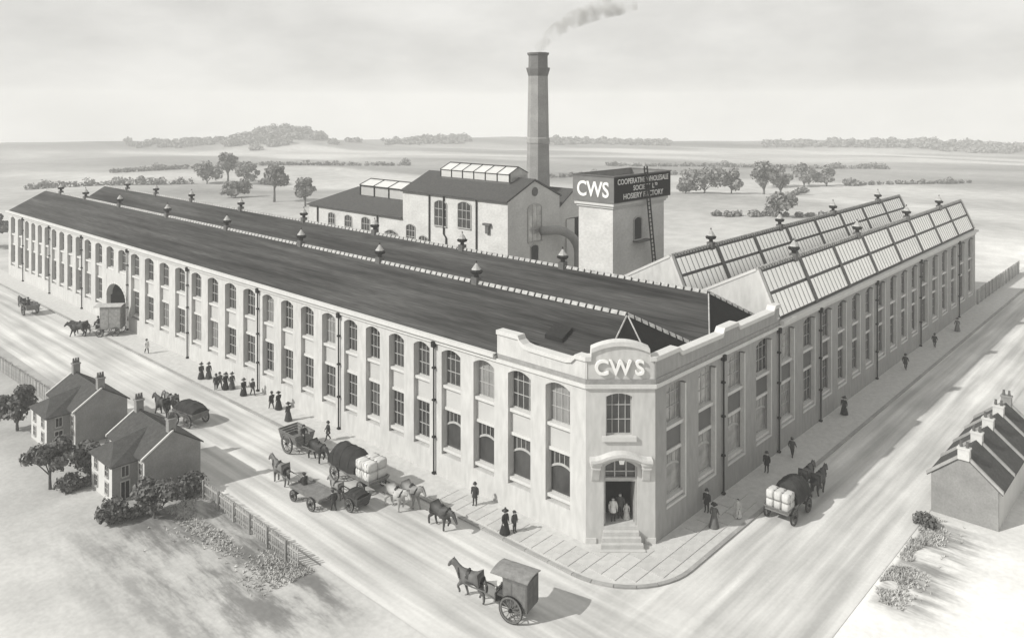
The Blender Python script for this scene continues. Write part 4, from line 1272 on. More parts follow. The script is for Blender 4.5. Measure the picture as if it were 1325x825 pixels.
# rough grass tufts at the field edge
rg = np.random.default_rng(9)
Vs = []
def tufts(n_, fx, hmin, hmax):
    for k in range(n_):
        x_, y_ = fx()
        for j in range(3):
            a = rg.random() * 6.283; h_ = hmin + (hmax - hmin) * rg.random(); w_ = .03 + .03 * rg.random()
            dx, dy = math.cos(a), math.sin(a); lx, ly = rg.normal() * .10, rg.normal() * .10
            Vs.extend([(x_ - dx * w_, y_ - dy * w_, -.03), (x_ + dx * w_, y_ + dy * w_, -.03), (x_ + lx + dx * .01, y_ + ly + dy * .01, h_), (x_ + lx - dx * .01, y_ + ly - dy * .01, h_)])
def field_pt():
    while True:
        x_, y_ = -14.3 - abs(rg.normal()) * 1.5, 14.5 + 15 * rg.random()
        if mnoise.noise(Vector((x_ * .5, y_ * .22, 4.0))) > rg.normal() * .12 + .05 and x_ > -24: return x_, y_
tufts(1500, field_pt, .04, .13)
def bank_pt():
    while True:
        t_ = rg.random(); x_, y_ = 7 + 13 * t_, -12.7 - abs(rg.normal()) * .8
        if mnoise.noise(Vector((x_ * .6, y_ * .6, 8.0))) > -0.1: return x_, y_
tufts(1500, bank_pt, .05, .2)
go_ = link('grass', quads_mesh('grass', np.array(Vs), 'grass_blade'))
tag(go_, 'rough grass tufts along the field edge and verge', 'grass', kind='stuff')
# ------------------------------------------------------------------ animals and people: continuous skinned bodies
def skin_mesh(name, verts, edges, rads, subdiv=1, root=0, fat=1.0):
    me = bpy.data.meshes.new(name)
    me.from_pydata(verts, edges, [])
    o = bpy.data.objects.new(name, me); col.objects.link(o)
    o.modifiers.new('skin', 'SKIN').use_smooth_shade = True
    lay = me.skin_vertices[0].data if me.skin_vertices else None
    if lay is None:
        bm = bmesh.new(); bm.from_mesh(me); bm.verts.layers.skin.verify(); bm.to_mesh(me); bm.free()
        lay = me.skin_vertices[0].data
    for i, r_ in enumerate(rads):
        r_ = r_ if isinstance(r_, tuple) else (r_, r_)
        lay[i].radius = (r_[0] * fat, r_[1] * fat)
        lay[i].use_root = (i == root)
    if subdiv:
        s_ = o.modifiers.new('sub', 'SUBSURF'); s_.levels = subdiv; s_.render_levels = subdiv
    dg = bpy.context.evaluated_depsgraph_get()
    res = bpy.data.meshes.new_from_object(o.evaluated_get(dg))
    bpy.data.objects.remove(o)
    res.name = name
    res.polygons.foreach_set('use_smooth', [True] * len(res.polygons))
    return res

def chain(V, E_, Rr, start, pts):
    """append a limb [(co, radius)...] growing from vertex index start"""
    prev = start
    for c_, r_ in pts:
        V.append(c_); Rr.append(r_); E_.append((prev, len(V) - 1)); prev = len(V) - 1
    return prev

def horse_meshes(name, gait, head=0.0, k=1.0):
    V, E_, Rr = [], [], []
    V.append((-.30, 0, 1.30)); Rr.append((.30, .33))
    r_end = chain(V, E_, Rr, 0, [((-.70, 0, 1.34), (.28, .29)), ((-.92, 0, 1.30), (.17, .18))])
    croup = 1
    chain(V, E_, Rr, r_end, [((-1.06, 0, 1.22), .06), ((-1.13, 0, .95), .075), ((-1.10, 0, .58), .03)])
    f_end = chain(V, E_, Rr, 0, [((.12, 0, 1.24), (.32, .35)), ((.50, 0, 1.26), (.28, .33)), ((.72, 0, 1.42), (.18, .26))])
    chest = f_end - 1
    nk = chain(V, E_, Rr, f_end, [((.95, 0, 1.66 - head * .3), (.12, .20)), ((1.18, 0, 1.88 - head * .6), (.095, .15)), ((1.30, 0, 1.96 - head * .75), (.095, .12))])
    chain(V, E_, Rr, nk, [((1.46, 0, 1.80 - head * .85), (.085, .105)), ((1.62, 0, 1.60 - head * .9), (.065, .075)), ((1.66, 0, 1.52 - head * .9), .05)])
    for s_ in (-1, 1):
        chain(V, E_, Rr, nk, [((1.27, s_ * .075, 2.08 - head * .75), .03), ((1.28, s_ * .085, 2.17 - head * .75), .012)])
    # (front-left, front-right, hind-left, hind-right): forward offset of the hoof, lift
    for s_, (dx, up) in zip((1, -1), gait[:2]):
        kx = .56 + dx * .5 + (.16 if up else 0); kz = .52 + up * .5
        chain(V, E_, Rr, chest, [((.54, s_ * .17, .95), .125), ((kx, s_ * .17, kz), .065), ((.55 + dx - (.14 if up else 0), s_ * .17, .17 + up), .05), ((.60 + dx - (.16 if up else 0), s_ * .17, .04 + up), .07)])
    for s_, (dx, up) in zip((1, -1), gait[2:]):
        chain(V, E_, Rr, croup, [((-.62 + dx * .25, s_ * .19, .93), .155), ((-.90 + dx * .7, s_ * .18, .54 + up * .6), .07), ((-.82 + dx, s_ * .18, .17 + up), .052), ((-.76 + dx, s_ * .18, .04 + up), .07)])
    me = skin_mesh(name, V, E_, Rr, 1, fat=1.32)
    me.materials.append(M['hide']); me.materials.append(M['hair'])
    for p in me.polygons:
        c_ = p.center
        if c_.z < .13 or (c_.x < -1.08 and c_.z < 1.1): p.material_index = 1
    # mane
    mm = MB(); pr = None
    for i in range(7):
        t = i / 6; x_ = .72 + .58 * t; z_ = 1.66 + .40 * t - head * .75 * t + .06 * math.sin(t * 3.1)
        if pr:
            for s_ in (-1, 1):
                mm.poly([(pr[0], 0, pr[1] + .06), (x_, 0, z_ + .06), (x_, s_ * .11, z_ - .12), (pr[0], s_ * .13, pr[1] - .14)])
        pr = (x_, z_)
    mane = mm.mesh('mane', 'hair')
    # harness: collar, saddle pad, breeching and traces
    hm = MB(); n = 14
    rg_ = [(.70 + .16 * math.cos(2 * math.pi * i / n) * 1.0, .27 * math.sin(2 * math.pi * i / n), 1.36 + .36 * math.cos(2 * math.pi * i / n)) for i in range(n + 1)]
    hm.tube(rg_, .055, 6, cap=False)
    col_ = hm.mesh('collar', 'leather', True)
    hp = MB(); 
    for i in range(8):
        a0, a1 = math.pi * (-.08 + 1.16 * i / 8), math.pi * (-.08 + 1.16 * (i + 1) / 8)
        q0, q1 = (.345 * math.cos(a0), 1.28 + .40 * math.sin(a0)), (.345 * math.cos(a1), 1.28 + .40 * math.sin(a1))
        hp.prism([(.02, q0[0], q0[1]), (.24, q0[0], q0[1]), (.24, q1[0], q1[1]), (.02, q1[0], q1[1])], (0, .012, .02))
    hp.box(.06, .20, -.10, .10, 1.66, 1.78)
    pad = hp.mesh('saddle_pad', 'leather')
    ht = MB()
    for s_ in (-1, 1):
        ht.tube([(.72, s_ * .30, 1.24), (-.3, s_ * .38, 1.16), (-1.2, s_ * .36, 1.05)], .022, 4)
        ht.tube([(1.44, s_ * .10, 1.80 - head * .8), (1.36, s_ * .11, 1.98 - head * .75)], .02, 4)
    tra = ht.mesh('trace', 'leather')
    return me, [('mane', mane), ('collar', col_), ('saddle_pad', pad), ('trace', tra)]

GA = [(.28, 0), (-.18, 0), (-.22, .0), (.22, .05)]
GB = [(.16, .26), (-.10, 0), (.18, 0), (-.24, .03)]
GC = [(0.02, 0), (.0, 0), (-.02, 0), (.05, 0)]
horse_kinds = {'walk': horse_meshes('horse', GA, .25), 'step': horse_meshes('horse', GB, .35), 'low': horse_meshes('horse', GB, .75), 'stand': horse_meshes('horse', GC, .1), 'trot': horse_meshes('horse', [(.30, .22), (-.22, 0), (-.20, 0), (.26, .06)], .0)}
def horse(label, x_, y_, rz, kind='walk', tone=.06, s_=1.0, group=None, cat='horse', name='horse'):
    me, ch_ = horse_kinds[kind]
    o = link(name, me, None, (x_, y_, 0), rz, tone)
    o.scale = (s_, s_, s_)
    tag(o, label, cat, group)
    for nm, m_ in ch_:
        link(nm, m_, o)
    return o

# -- people
def person_mesh(name, legs, arms, seated=False, k=1.0, lean=0.0):
    """faces +x; legs: [(knee dx, foot dx)] left, right; arms: [(elbow dx, dz),(hand dx, dz)] left, right"""
    V, E_, Rr = [], [], []
    V.append((0, 0, .95)); Rr.append((.135, .115))
    tp = chain(V, E_, Rr, 0, [((lean * .4, 0, 1.15), (.14, .11)), ((lean * .8, 0, 1.36), (.155, .11)), ((lean, 0, 1.47), (.06, .06))])
    chest = tp - 1
    hd = chain(V, E_, Rr, tp, [((lean + .01, 0, 1.54), (.062, .07)), ((lean + .02, 0, 1.62), (.078, .095)), ((lean + .01, 0, 1.70), (.06, .07))])
    hands = []
    for s_, ((ex, ez), (hx, hz)) in zip((1, -1), arms):
        w_ = chain(V, E_, Rr, chest, [((lean * .8, s_ * .19, 1.37), .065), ((lean + ex, s_ * .25, 1.37 - .27 + ez), .048), ((lean + hx, s_ * .25, 1.37 - .50 + hz), .034), ((lean + hx + .03, s_ * .25, 1.37 - .57 + hz), (.03, .02))])
        bx_, by_, bz_ = V[w_]
        hands.append((bx_, by_, bz_))
        for j, ln in enumerate((.05, .06, .055, .04)):
            chain(V, E_, Rr, w_, [((bx_ - .02 + .017 * j, by_ + s_ * .004 * j, bz_ - ln - .02), .008)])
        chain(V, E_, Rr, w_, [((bx_ + .05, by_ - s_ * .01, bz_ - .02), .009)])
    for s_, (kx, fx) in zip((1, -1), legs):
        if seated:
            chain(V, E_, Rr, 0, [((.12, s_ * .10, .93), .085), ((.44, s_ * .13, .95), .06), ((.50, s_ * .13, .55), .045), ((.62, s_ * .13, .50), .04)])
        else:
            chain(V, E_, Rr, 0, [((.01, s_ * .09, .84), .088), ((kx, s_ * .10, .49), .06), ((fx, s_ * .10, .09), .042), ((fx + .14, s_ * .11, .04), (.04, .032))])
    me = skin_mesh(name, V, E_, Rr, 1, fat=1.15)
    for nm in ('cloth', 'trousers', 'skin', 'leather'): me.materials.append(M[nm])
    for p in me.polygons:
        c_ = p.center
        mi = 0
        if c_.z > 1.48: mi = 2
        elif any((c_ - Vector(h_)).length < .10 for h_ in hands): mi = 2
        elif seated and c_.x > .04 and c_.z < 1.02: mi = 3 if c_.x > .53 else 1
        elif c_.z < .90: mi = 3 if c_.z < .09 else 1
        p.material_index = mi
    # small nose so the head reads as a face
    return me

def ell(prof, n=14):
    q = MB(); base = 0
    for (cx, z_, rx, ry) in prof:
        for j in range(n):
            t = 2 * math.pi * j / n; q.v.append((cx + rx * math.cos(t), ry * math.sin(t), z_))
    for k_ in range(len(prof) - 1):
        for j in range(n):
            j2 = (j + 1) % n
            q.f.append((k_ * n + j, k_ * n + j2, (k_ + 1) * n + j2, (k_ + 1) * n + j)); q.m.append(0)
    q.f.append(tuple(range((len(prof) - 1) * n, len(prof) * n))); q.m.append(0)
    return q
coat_me = ell([(0, .66, .19, .21), (0, .80, .17, .20), (0, .98, .145, .175), (0, 1.15, .15, .185), (0, 1.36, .135, .20), (0, 1.44, .09, .12), (0, 1.48, .07, .075)]).mesh('coat', 'cloth', True)
jacket_me = ell([(0, .84, .17, .19), (0, .98, .15, .18), (0, 1.15, .155, .19), (0, 1.36, .14, .20), (0, 1.44, .09, .12), (0, 1.48, .07, .075)]).mesh('jacket', 'cloth', True)
dress_me = ell([(-.04, .03, .36, .33), (-.03, .30, .29, .28), (-.02, .62, .22, .23), (-.01, .90, .155, .165), (0, 1.04, .11, .13), (0, 1.20, .145, .165), (0, 1.36, .125, .185), (0, 1.45, .08, .09), (0, 1.49, .065, .07)]).mesh('dress', 'cloth', True)
hq = MB(); hq.lathe([(.145, 1.685), (.15, 1.70), (.095, 1.705), (.10, 1.78), (.085, 1.83), (.02, 1.845)], (.01, 0, 0), n=14, sx=1.1)
bowler = hq.mesh('hat', 'leather', True)
hq = MB(); hq.lathe([(.11, 1.67), (.125, 1.72), (.10, 1.76), (.02, 1.77)], (0.0, 0, 0), n=12, sx=1.1); hq.prism([(.09, -.07, 1.69), (.19, -.05, 1.67), (.19, .05, 1.67), (.09, .07, 1.69)], (0, 0, .015))
cap_me = hq.mesh('cap', 'leather')
hq = MB(); hq.lathe([(.22, 1.685), (.225, 1.70), (.11, 1.72), (.12, 1.79), (.06, 1.83)], (0, 0, 0), n=14); hq.lathe([(.06, 1.78), (.07, 1.86), (.02, 1.90)], (-.05, .06, 0), n=7)
wide = hq.mesh('hat', 'leather', True)
hq = MB(); hq.lathe([(.085, 1.56), (.105, 1.64), (.085, 1.70), (.03, 1.725)], (-.02, 0, 0), n=10)
hair_me = hq.mesh('hair', 'hair', True)

AW = [((-.08, 0), (.02, .02)), ((.08, 0), (.20, .06))]
AR = [((.02, 0), (.06, .0)), ((-.02, 0), (.05, 0))]
AF = [((.14, .02), (.34, .22)), ((.12, .02), (.32, .20))]
body = {
    'walk': person_mesh('person', [(.14, .22), (-.02, -.24)], AW),
    'stand': person_mesh('person', [(.02, .0), (.02, .03)], AR),
    'sit': person_mesh('person', [(0, 0), (0, 0)], AF, seated=True, lean=.10),
    'reach': person_mesh('person', [(.10, .10), (.0, -.18)], AF, lean=.14),
}
def person(label, x_, y_, rz, pose='walk', wear='coat', hat='bowler', tone=.03, z_=0.0, s_=1.0, group=None):
    o = link('person', body[pose], None, (x_, y_, z_), rz, tone)
    o.scale = (s_ * 1.12, s_ * 1.12, s_ * .95)
    tag(o, label, 'person', group)
    lean = {'sit': .10, 'reach': .14}.get(pose, 0)
    g_ = {'coat': coat_me, 'jacket': jacket_me, 'dress': dress_me}[wear]
    c_ = link(wear, g_, o, color=tone)
    if lean:
        c_.rotation_euler = (0, lean / .52 * .55, 0); c_.location = (-.10 if pose == 'reach' else -.12, 0, .02)
    link('hair', hair_me, o, (lean, 0, 0))
    if hat: link('hat' if hat != 'cap' else 'cap', {'bowler': bowler, 'cap': cap_me, 'wide': wide}[hat], o, (lean, 0, 0))
    return o

PZ = .10
UP, DN = R(90), R(-90)     # up / down the long street
# long-street pavement
person('person in dark skirt and hat, kerb side of the pair short of the fourth drainpipe', -2.35, 54.2, DN, 'walk', 'dress', 'wide', .03, PZ)
person('person in dark skirt, wall side of the pair short of the fourth drainpipe', -1.75, 53.7, DN, 'stand', 'dress', 'wide', .05, PZ)
person('tall person in dark coat at the kerb side of the group of four', -2.95, 49.7, UP, 'stand', 'coat', 'bowler', .035, PZ)
person('person in grey coat second from the kerb in the group of four', -2.45, 49.9, DN, 'walk', 'coat', 'bowler', .10, PZ)
person('person in black skirt in the middle of the group of four', -2.15, 49.2, DN, 'stand', 'dress', 'wide', .02, PZ)
person('person in brownish grey skirt nearest the wall in the group of four', -1.65, 48.8, DN, 'stand', 'dress', 'wide', .07, PZ)
person('stooping person in full black skirt beside the third drainpipe', -1.75, 46.2, DN, 'walk', 'dress', 'wide', .02, PZ)
person('person in dark jacket striding beside the black-skirted companion at the drainpipe', -1.15, 45.5, DN, 'walk', 'jacket', 'bowler', .04, PZ)
person('person in dark coat walking arm in arm towards the gateway', -1.75, 40.8, UP, 'walk', 'coat', 'bowler', .03, PZ)
person('person in trailing black skirt walking arm in arm towards the gateway', -1.30, 40.3, UP, 'walk', 'dress', 'wide', .02, PZ)
person('lone person in long dark skirt behind the arm-in-arm couple', -2.2, 37.1, UP, 'walk', 'dress', 'wide', .04, PZ)
person('lone person in dark coat on the pavement above the tarpaulined wagon', -2.25, 30.5, R(160), 'walk', 'coat', 'bowler', .03, PZ)
person('lone person in black coat on the pavement beside the single dark lead horse', -1.5, 12.7, R(200), 'stand', 'coat', 'bowler', .03, PZ)
person('person in wide black skirt near the kerb, with a companion, short of the corner door', -2.85, 8.35, DN, 'stand', 'dress', 'wide', .02, PZ)
person('shorter person in dark jacket beside the wide black skirt', -2.3, 8.0, DN, 'stand', 'jacket', 'cap', .05, PZ, .9)
person('person in white walking alone on the pavement near the gateway', -2.6, 67.6, DN, 'walk', 'coat', 'bowler', .55, PZ)
# side-street pavement
person('person in long grey skirt on the shaded pavement beside the first drainpipe', 7.8, -1.95, R(0), 'walk', 'dress', 'wide', .10, PZ)
person('small child in white pinafore near the kerb behind the bale wagon', 10.2, -2.55, R(180), 'walk', 'dress', None, .45, PZ, .8)
person('person in dark coat close to the shaded wall behind the grey-skirted walker', 9.3, -.55, R(180), 'stand', 'coat', 'bowler', .03, PZ)
person('person in black coat standing by the shaded wall above the bale wagon', 18.3, -1.0, R(180), 'stand', 'coat', 'bowler', .02, PZ)
person('person in dark jacket and pale trousers walking past the pair of wagon horses', 22.4, -1.35, R(0), 'walk', 'jacket', 'cap', .05, PZ)
person('slim person in black standing by the wall halfway to the tall drainpipe', 34.9, -1.15, R(180), 'stand', 'dress', 'wide', .02, PZ)
person('stout person in dark coat striding under the skylights', 52.8, -1.45, R(0), 'walk', 'coat', 'bowler', .03, PZ, 1.05)
person('person in dark coat and hat farther on towards the board fence', 64.1, -1.5, R(0), 'walk', 'coat', 'bowler', .03, PZ)
person('last person, in dark top and pale skirt, nearest the board fence', 73.8, -1.7, R(180), 'walk', 'dress', 'wide', .14, PZ)
# doorway
dp = chl(-0.42, 0.75, 1.24)
person('person in white coat standing in the corner doorway', dp.x, dp.y, CH_RZ - R(90), 'stand', 'coat', None, .62, 1.24, .98)
dp = chl(0.12, 1.15, 1.24)
person('person in dark suit beside the white coat in the corner doorway', dp.x, dp.y, CH_RZ - R(90), 'stand', 'jacket', None, .07, 1.24, 1.05)
dp = chl(0.55, 1.0, 1.24)
person('child in white beside the dark suit in the corner doorway', dp.x, dp.y, CH_RZ - R(90), 'stand', 'dress', None, .5, 1.24, .68)

# ------------------------------------------------------------------ carts and vans
wheel_cache = {}
def wheel_meshes(r_, wd=.10):
    kx = (round(r_, 2), wd)
    if kx in wheel_cache: return wheel_cache[kx]
    def ring(ri, ro_, w_):
        q = MB(); n = 24
        for j in range(n):
            a0, a1 = 2 * math.pi * j / n, 2 * math.pi * (j + 1) / n
            c0, s0, c1, s1 = math.cos(a0), math.sin(a0), math.cos(a1), math.sin(a1)
            for (ra, ya, rb, yb) in ((ro_, -w_ / 2, ro_, w_ / 2), (ri, w_ / 2, ri, -w_ / 2), (ri, -w_ / 2, ro_, -w_ / 2), (ro_, w_ / 2, ri, w_ / 2)):
                q.poly([(ra * c0, ya, ra * s0), (ra * c1, ya, ra * s1), (rb * c1, yb, rb * s1), (rb * c0, yb, rb * s0)])
        return q
    rim = ring(r_ * .82, r_ - .03, wd)
    for j in range(12):
        a = 2 * math.pi * j / 12
        rim.tube([(.06 * math.cos(a), 0, .06 * math.sin(a)), (r_ * .84 * math.cos(a), 0, r_ * .84 * math.sin(a))], .03, 4)
    me = rim.mesh('wheel', 'wheel')
    ty = ring(r_ - .03, r_, wd + .02).mesh('tyre', 'iron')
    hb = MB(); hb.tube([(0, -.16, 0), (0, .16, 0)], [.10, .10], 10)
    wheel_cache[kx] = (me, ty, hb.mesh('hub', 'iron'))
    return wheel_cache[kx]
def add_wheel(root, x_, y_, r_, wd=.10):
    a, b, c_ = wheel_meshes(r_, wd)
    o = link('wheel', a, root, (x_, y_, r_)); link('tyre', b, o); link('hub', c_, o)
    return o
def part(root, q, name, mname, tone=None):
    o = q.build(name, mname, root)
    if tone is not None: o.color = g(tone)
    return o
def boards(root, pts_a, pts_b, n_, th, name, tone):
    """n boards between the quad edge pts_a (bottom, two points) and pts_b (top, two points)"""
    a0, a1, b0, b1 = Vector(pts_a[0]), Vector(pts_a[1]), Vector(pts_b[0]), Vector(pts_b[1])
    nrm = (a1 - a0).cross(b0 - a0).normalized() * th
    for k in range(n_):
        t0, t1 = k / n_ + .01, (k + 1) / n_ - .03
        q = MB(); q.prism([a0.lerp(b0, t0), a1.lerp(b1, t0), a1.lerp(b1, t1), a0.lerp(b0, t1)], tuple(nrm))
        part(root, q, name, 'cart_wood', tone)

def cart(name, label, cat, x_, y_, rz, Ln, W_, fz, wheels, side_h, flare=.12, tone=.14, shaft=2.2, shaft_z=1.0, double=False, nb=3):
    root = thing(name, label, cat, (x_, y_, 0), rz)
    q = MB(); q.box(-Ln / 2, Ln / 2, -W_ / 2, W_ / 2, fz - .10, fz); part(root, q, 'floor', 'cart_wood', tone)
    if side_h:
        for s_ in (-1, 1):
            boards(root, [(-Ln / 2, s_ * W_ / 2, fz + .005), (Ln / 2, s_ * W_ / 2, fz + .005)], [(-Ln / 2 - .05, s_ * (W_ / 2 + flare), fz + side_h), (Ln / 2 + .05, s_ * (W_ / 2 + flare), fz + side_h)], nb, .05, 'side_board', tone)
        boards(root, [(Ln / 2, -W_ / 2, fz + .005), (Ln / 2, W_ / 2, fz + .005)], [(Ln / 2 + .1, -W_ / 2 - flare, fz + side_h), (Ln / 2 + .1, W_ / 2 + flare, fz + side_h)], nb, .05, 'head_board', tone)
        boards(root, [(-Ln / 2, -W_ / 2, fz + .005), (-Ln / 2, W_ / 2, fz + .005)], [(-Ln / 2 - .1, -W_ / 2 - flare, fz + side_h), (-Ln / 2 - .1, W_ / 2 + flare, fz + side_h)], nb, .05, 'tail_board', tone)
    for (wx_, r_) in wheels:
        for s_ in (-1, 1):
            add_wheel(root, wx_, s_ * (W_ / 2 + .14), r_)
        q = MB(); q.tube([(wx_, -W_ / 2 - .14, r_), (wx_, W_ / 2 + .14, r_)], .05, 6); q.box(wx_ - .08, wx_ + .08, -W_ / 2 + .1, W_ / 2 - .1, r_ + .04, fz - .103); part(root, q, 'axle', 'iron')
    if shaft:
        for s_ in ((-1, 1) if not double else (0,)):
            q = MB(); q.tube([(Ln / 2 - .3, s_ * .46, fz - .16), (Ln / 2 + shaft * .4, s_ * .44, shaft_z), (Ln / 2 + shaft, s_ * .42, shaft_z + .05)], .045, 5); part(root, q, 'shaft', 'cart_wood', tone)
    return root

# 1 delivery van in the foreground
def van(name, label, x_, y_, rz, Ln, W_, fz, top, wheels, tone, porch=.55):
    root = cart(name, label, 'van', x_, y_, rz, Ln, W_, fz, wheels, 0, tone=tone, shaft=2.3)
    q = MB(); t = .05
    q.box(-Ln / 2, Ln / 2 - porch, -W_ / 2 - .0, -W_ / 2 + t, fz + .004, top); q.box(-Ln / 2, Ln / 2 - porch, W_ / 2 - t, W_ / 2, fz + .004, top)
    q.box(Ln / 2 - porch - t, Ln / 2 - porch - .004, -W_ / 2 + t, W_ / 2 - t, fz + .004, top)
    part(root, q, 'body', 'cart_wood', tone)
    for s_ in (-1, 1):
        for (a, b) in ((-Ln / 2 + .08, -.15), (-.05, Ln / 2 - porch - .08)):
            q = MB(); yy = s_ * (W_ / 2 + .012); q.box(a, b, min(yy, yy - s_ * .010), max(yy, yy - s_ * .010), fz + .18, top - .25); part(root, q, 'side_panel', 'cart_wood', tone * 1.25)
        q = MB(); q.box(-Ln / 2 - .045, -Ln / 2 - .004, min(s_ * .02, s_ * (W_ / 2 - .03)), max(s_ * .02, s_ * (W_ / 2 - .03)), fz + .05, top - .05); part(root, q, 'rear_door', 'cart_wood', tone * .8)
    q = MB(); n = 8
    for k in range(n):
        y0, y1 = -W_ / 2 - .12 + (W_ + .24) * k / n, -W_ / 2 - .12 + (W_ + .24) * (k + 1) / n
        z0, z1 = top + .12 * (1 - (2 * k / n - 1) ** 2), top + .12 * (1 - (2 * (k + 1) / n - 1) ** 2)
        q.prism([(-Ln / 2 - .12, y0, z0), (-Ln / 2 - .12, y1, z1), (-Ln / 2 - .12, y1, z1 + .07), (-Ln / 2 - .12, y0, z0 + .07)], (Ln + .34, 0, 0))
    part(root, q, 'roof', 'cart_wood', tone * 1.8)
    q = MB(); q.box(Ln / 2 - .5, Ln / 2 - .12, -W_ / 2 + .1, W_ / 2 - .1, fz + .35, fz + .47); q.box(Ln / 2 - .06, Ln / 2, -W_ / 2, W_ / 2, fz + .004, fz + .5); part(root, q, 'seat', 'cart_wood', tone * .6)
    return root
H1 = R(103)
van('delivery_van', 'roofed two-wheeled delivery van crossing the open junction', -8.75, 1.95, H1, 2.15, 1.4, .85, 2.5, [(-.1, .78)], .11)
horse('brown-grey horse trotting in front of the roofed delivery van', -8.75 + 3.15 * math.cos(H1), 1.95 + 3.15 * math.sin(H1), H1, 'trot', .10)
dx, dy = math.cos(H1), math.sin(H1)
person('driver in dark coat on the seat of the roofed delivery van', -8.75 + .72 * dx, 1.95 + .72 * dy, H1, 'sit', 'jacket', 'cap', .03, .40)

# 2 large van leaving the gateway
H2 = R(138)
van('furniture_van', 'big grey box van drawing out of the arched gateway', -2.35, 79.2, H2, 3.1, 1.8, 1.05, 3.8, [(-.95, .6), (.95, .5)], .20)
dx, dy = math.cos(H2), math.sin(H2)
for s_, lb_, tn in ((1, 'wall-side dark horse of the pair drawing the big van', .035), (-1, 'street-side dark horse of the pair drawing the big van', .05)):
    horse(lb_, -2.35 + 3.9 * dx - s_ * .5 * dy, 79.2 + 3.9 * dy + s_ * .5 * dx, H2, 'walk' if s_ > 0 else 'step', tn)
person('driver in black on the box of the big grey van', -2.35 + 1.45 * dx, 79.2 + 1.45 * dy, H2, 'sit', 'coat', 'bowler', .02, .75)

def tarp_load(label, x_, y_, rz, Ln, W_, z0, h, seed=1):
    """sheet lashed over a rounded load: ridged tunnel with sagging hem"""
    rr = random.Random(seed); q = MB(); nx, ny_ = 10, 12
    grid = []
    for i in range(nx + 1):
        t = i / nx; x = -Ln / 2 + Ln * t
        e = (1 - abs(2 * t - 1) ** 4) ** .5 if 0 < t < 1 else 0.0
        rowp = []
        for j in range(ny_ + 1):
            a = math.pi * j / ny_
            yy = -math.cos(a) * W_ / 2 * (.92 + .08 * e); zz = (math.sin(a) ** .8 if 0 < j < ny_ else 0) * h * (.55 + .45 * e)
            k_ = 1 + .07 * mnoise.noise(Vector((x * 1.7, yy * 1.7, seed * 3.3)))
            rowp.append((x * (1 - .03 * math.sin(a)), yy * k_, z0 + zz * k_ - (.18 * rr.random() if j in (0, ny_) else 0)))
        grid.append(rowp)
    for i in range(nx):
        for j in range(ny_):
            q.poly([grid[i][j], grid[i + 1][j], grid[i + 1][j + 1], grid[i][j + 1]])
    q.poly([grid[0][j] for j in range(ny_ + 1)][::-1]); q.poly([grid[nx][j] for j in range(ny_ + 1)])
    me = q.mesh('tarpaulin', 'tarp')
    bm = bmesh.new(); bm.from_mesh(me); bmesh.ops.remove_doubles(bm, verts=bm.verts, dist=.001); bm.to_mesh(me); bm.free()
    me.polygons.foreach_set('use_smooth', [True] * len(me.polygons))
    o = link('tarpaulin', me, None, (x_, y_, 0), rz)
    tag(o, label, 'tarpaulin')
    q = MB()
    for t in (.2, .5, .8):
        x = -Ln / 2 + Ln * t
        i = int(t * nx)
        q.tube([(grid[i][j][0], grid[i][j][1] * 1.015, grid[i][j][2] + .02) for j in range(ny_ + 1)], .02, 4)
    q.build('lashing', 'leather', o)
    return o
bq = MB()
def bale_mesh(seed):
    bm = bmesh.new(); bmesh.ops.create_cube(bm, size=1.0)
    bmesh.ops.subdivide_edges(bm, edges=bm.edges, cuts=3, use_grid_fill=True)
    for v_ in bm.verts:
        c_ = v_.co; d = c_.normalized() * .62
        v_.co = c_.lerp(Vector((d.x, d.y, d.z)), .28) * .96
        v_.co += Vector((1, 1, 1)) * .02 * mnoise.noise(c_ * 4 + Vector((seed, 0, 0)))
    me = bpy.data.meshes.new('bale'); bm.to_mesh(me); bm.free()
    me.materials.append(M['bale']); me.polygons.foreach_set('use_smooth', [True] * len(me.polygons))
    return me
bales_me = [bale_mesh(1.0), bale_mesh(5.0)]
strap_me = MB()
for xs in (-.22, .22):
    strap_me.box(xs - .02, xs + .02, -.49, .49, .455, .475); strap_me.box(xs - .02, xs + .02, -.49, -.47, -.47, .455); strap_me.box(xs - .02, xs + .02, .47, .49, -.47, .455)
strap_me = strap_me.mesh('strap', 'leather')
def bale(label, root_loc, rz, lx, ly, z_, sx, sy, sz, k, group):
    c_, s_ = math.cos(rz), math.sin(rz)
    o = link('bale', bales_me[k % 2], None, (root_loc[0] + lx * c_ - ly * s_, root_loc[1] + lx * s_ + ly * c_, z_ + sz / 2), rz)
    o.scale = (sx, sy, sz); tag(o, label, 'bale', group)
    link('strap', strap_me, o)
    return o

# 3 bale wagon on the long street, team of three heading to the corner
WX, WY, WH = -5.15, 22.2, R(-90)
cart('bale_wagon', 'long four-wheeled wagon loaded with bales on the long street', 'wagon', WX, WY, WH, 5.4, 1.8, 1.0, [(-1.7, .62), (1.75, .5)], .22, .05, .16, shaft=2.6, double=True, nb=1)
tarp_load('dark tarpaulin over the rear load of the long-street wagon', WX, WY + 1.0, WH, 3.5, 2.1, 1.25, 1.45, 2)
for i in range(2):
    for j in range(2):
        for k in range(2):
            lb_ = 'pale strapped bale, %s tier, %s row, %s side, on the long-street wagon' % (('lower', 'upper')[k], ('leading', 'inner')[i], ('road', 'pavement')[j])
            bale(lb_, (WX, WY), WH, 2.15 - i * .85, (-.47 + .94 * j), 1.02 + k * .74, .84, .92, .76 if k == 0 else .70, i + j + k, 'bales on the long-street wagon')
horse('white wheel horse on the road side before the long-street bale wagon', -5.75, 16.7, WH, 'step', .34)
horse('piebald pale wheel horse on the pavement side before the long-street bale wagon', -4.75, 16.2, WH, 'walk', .20)
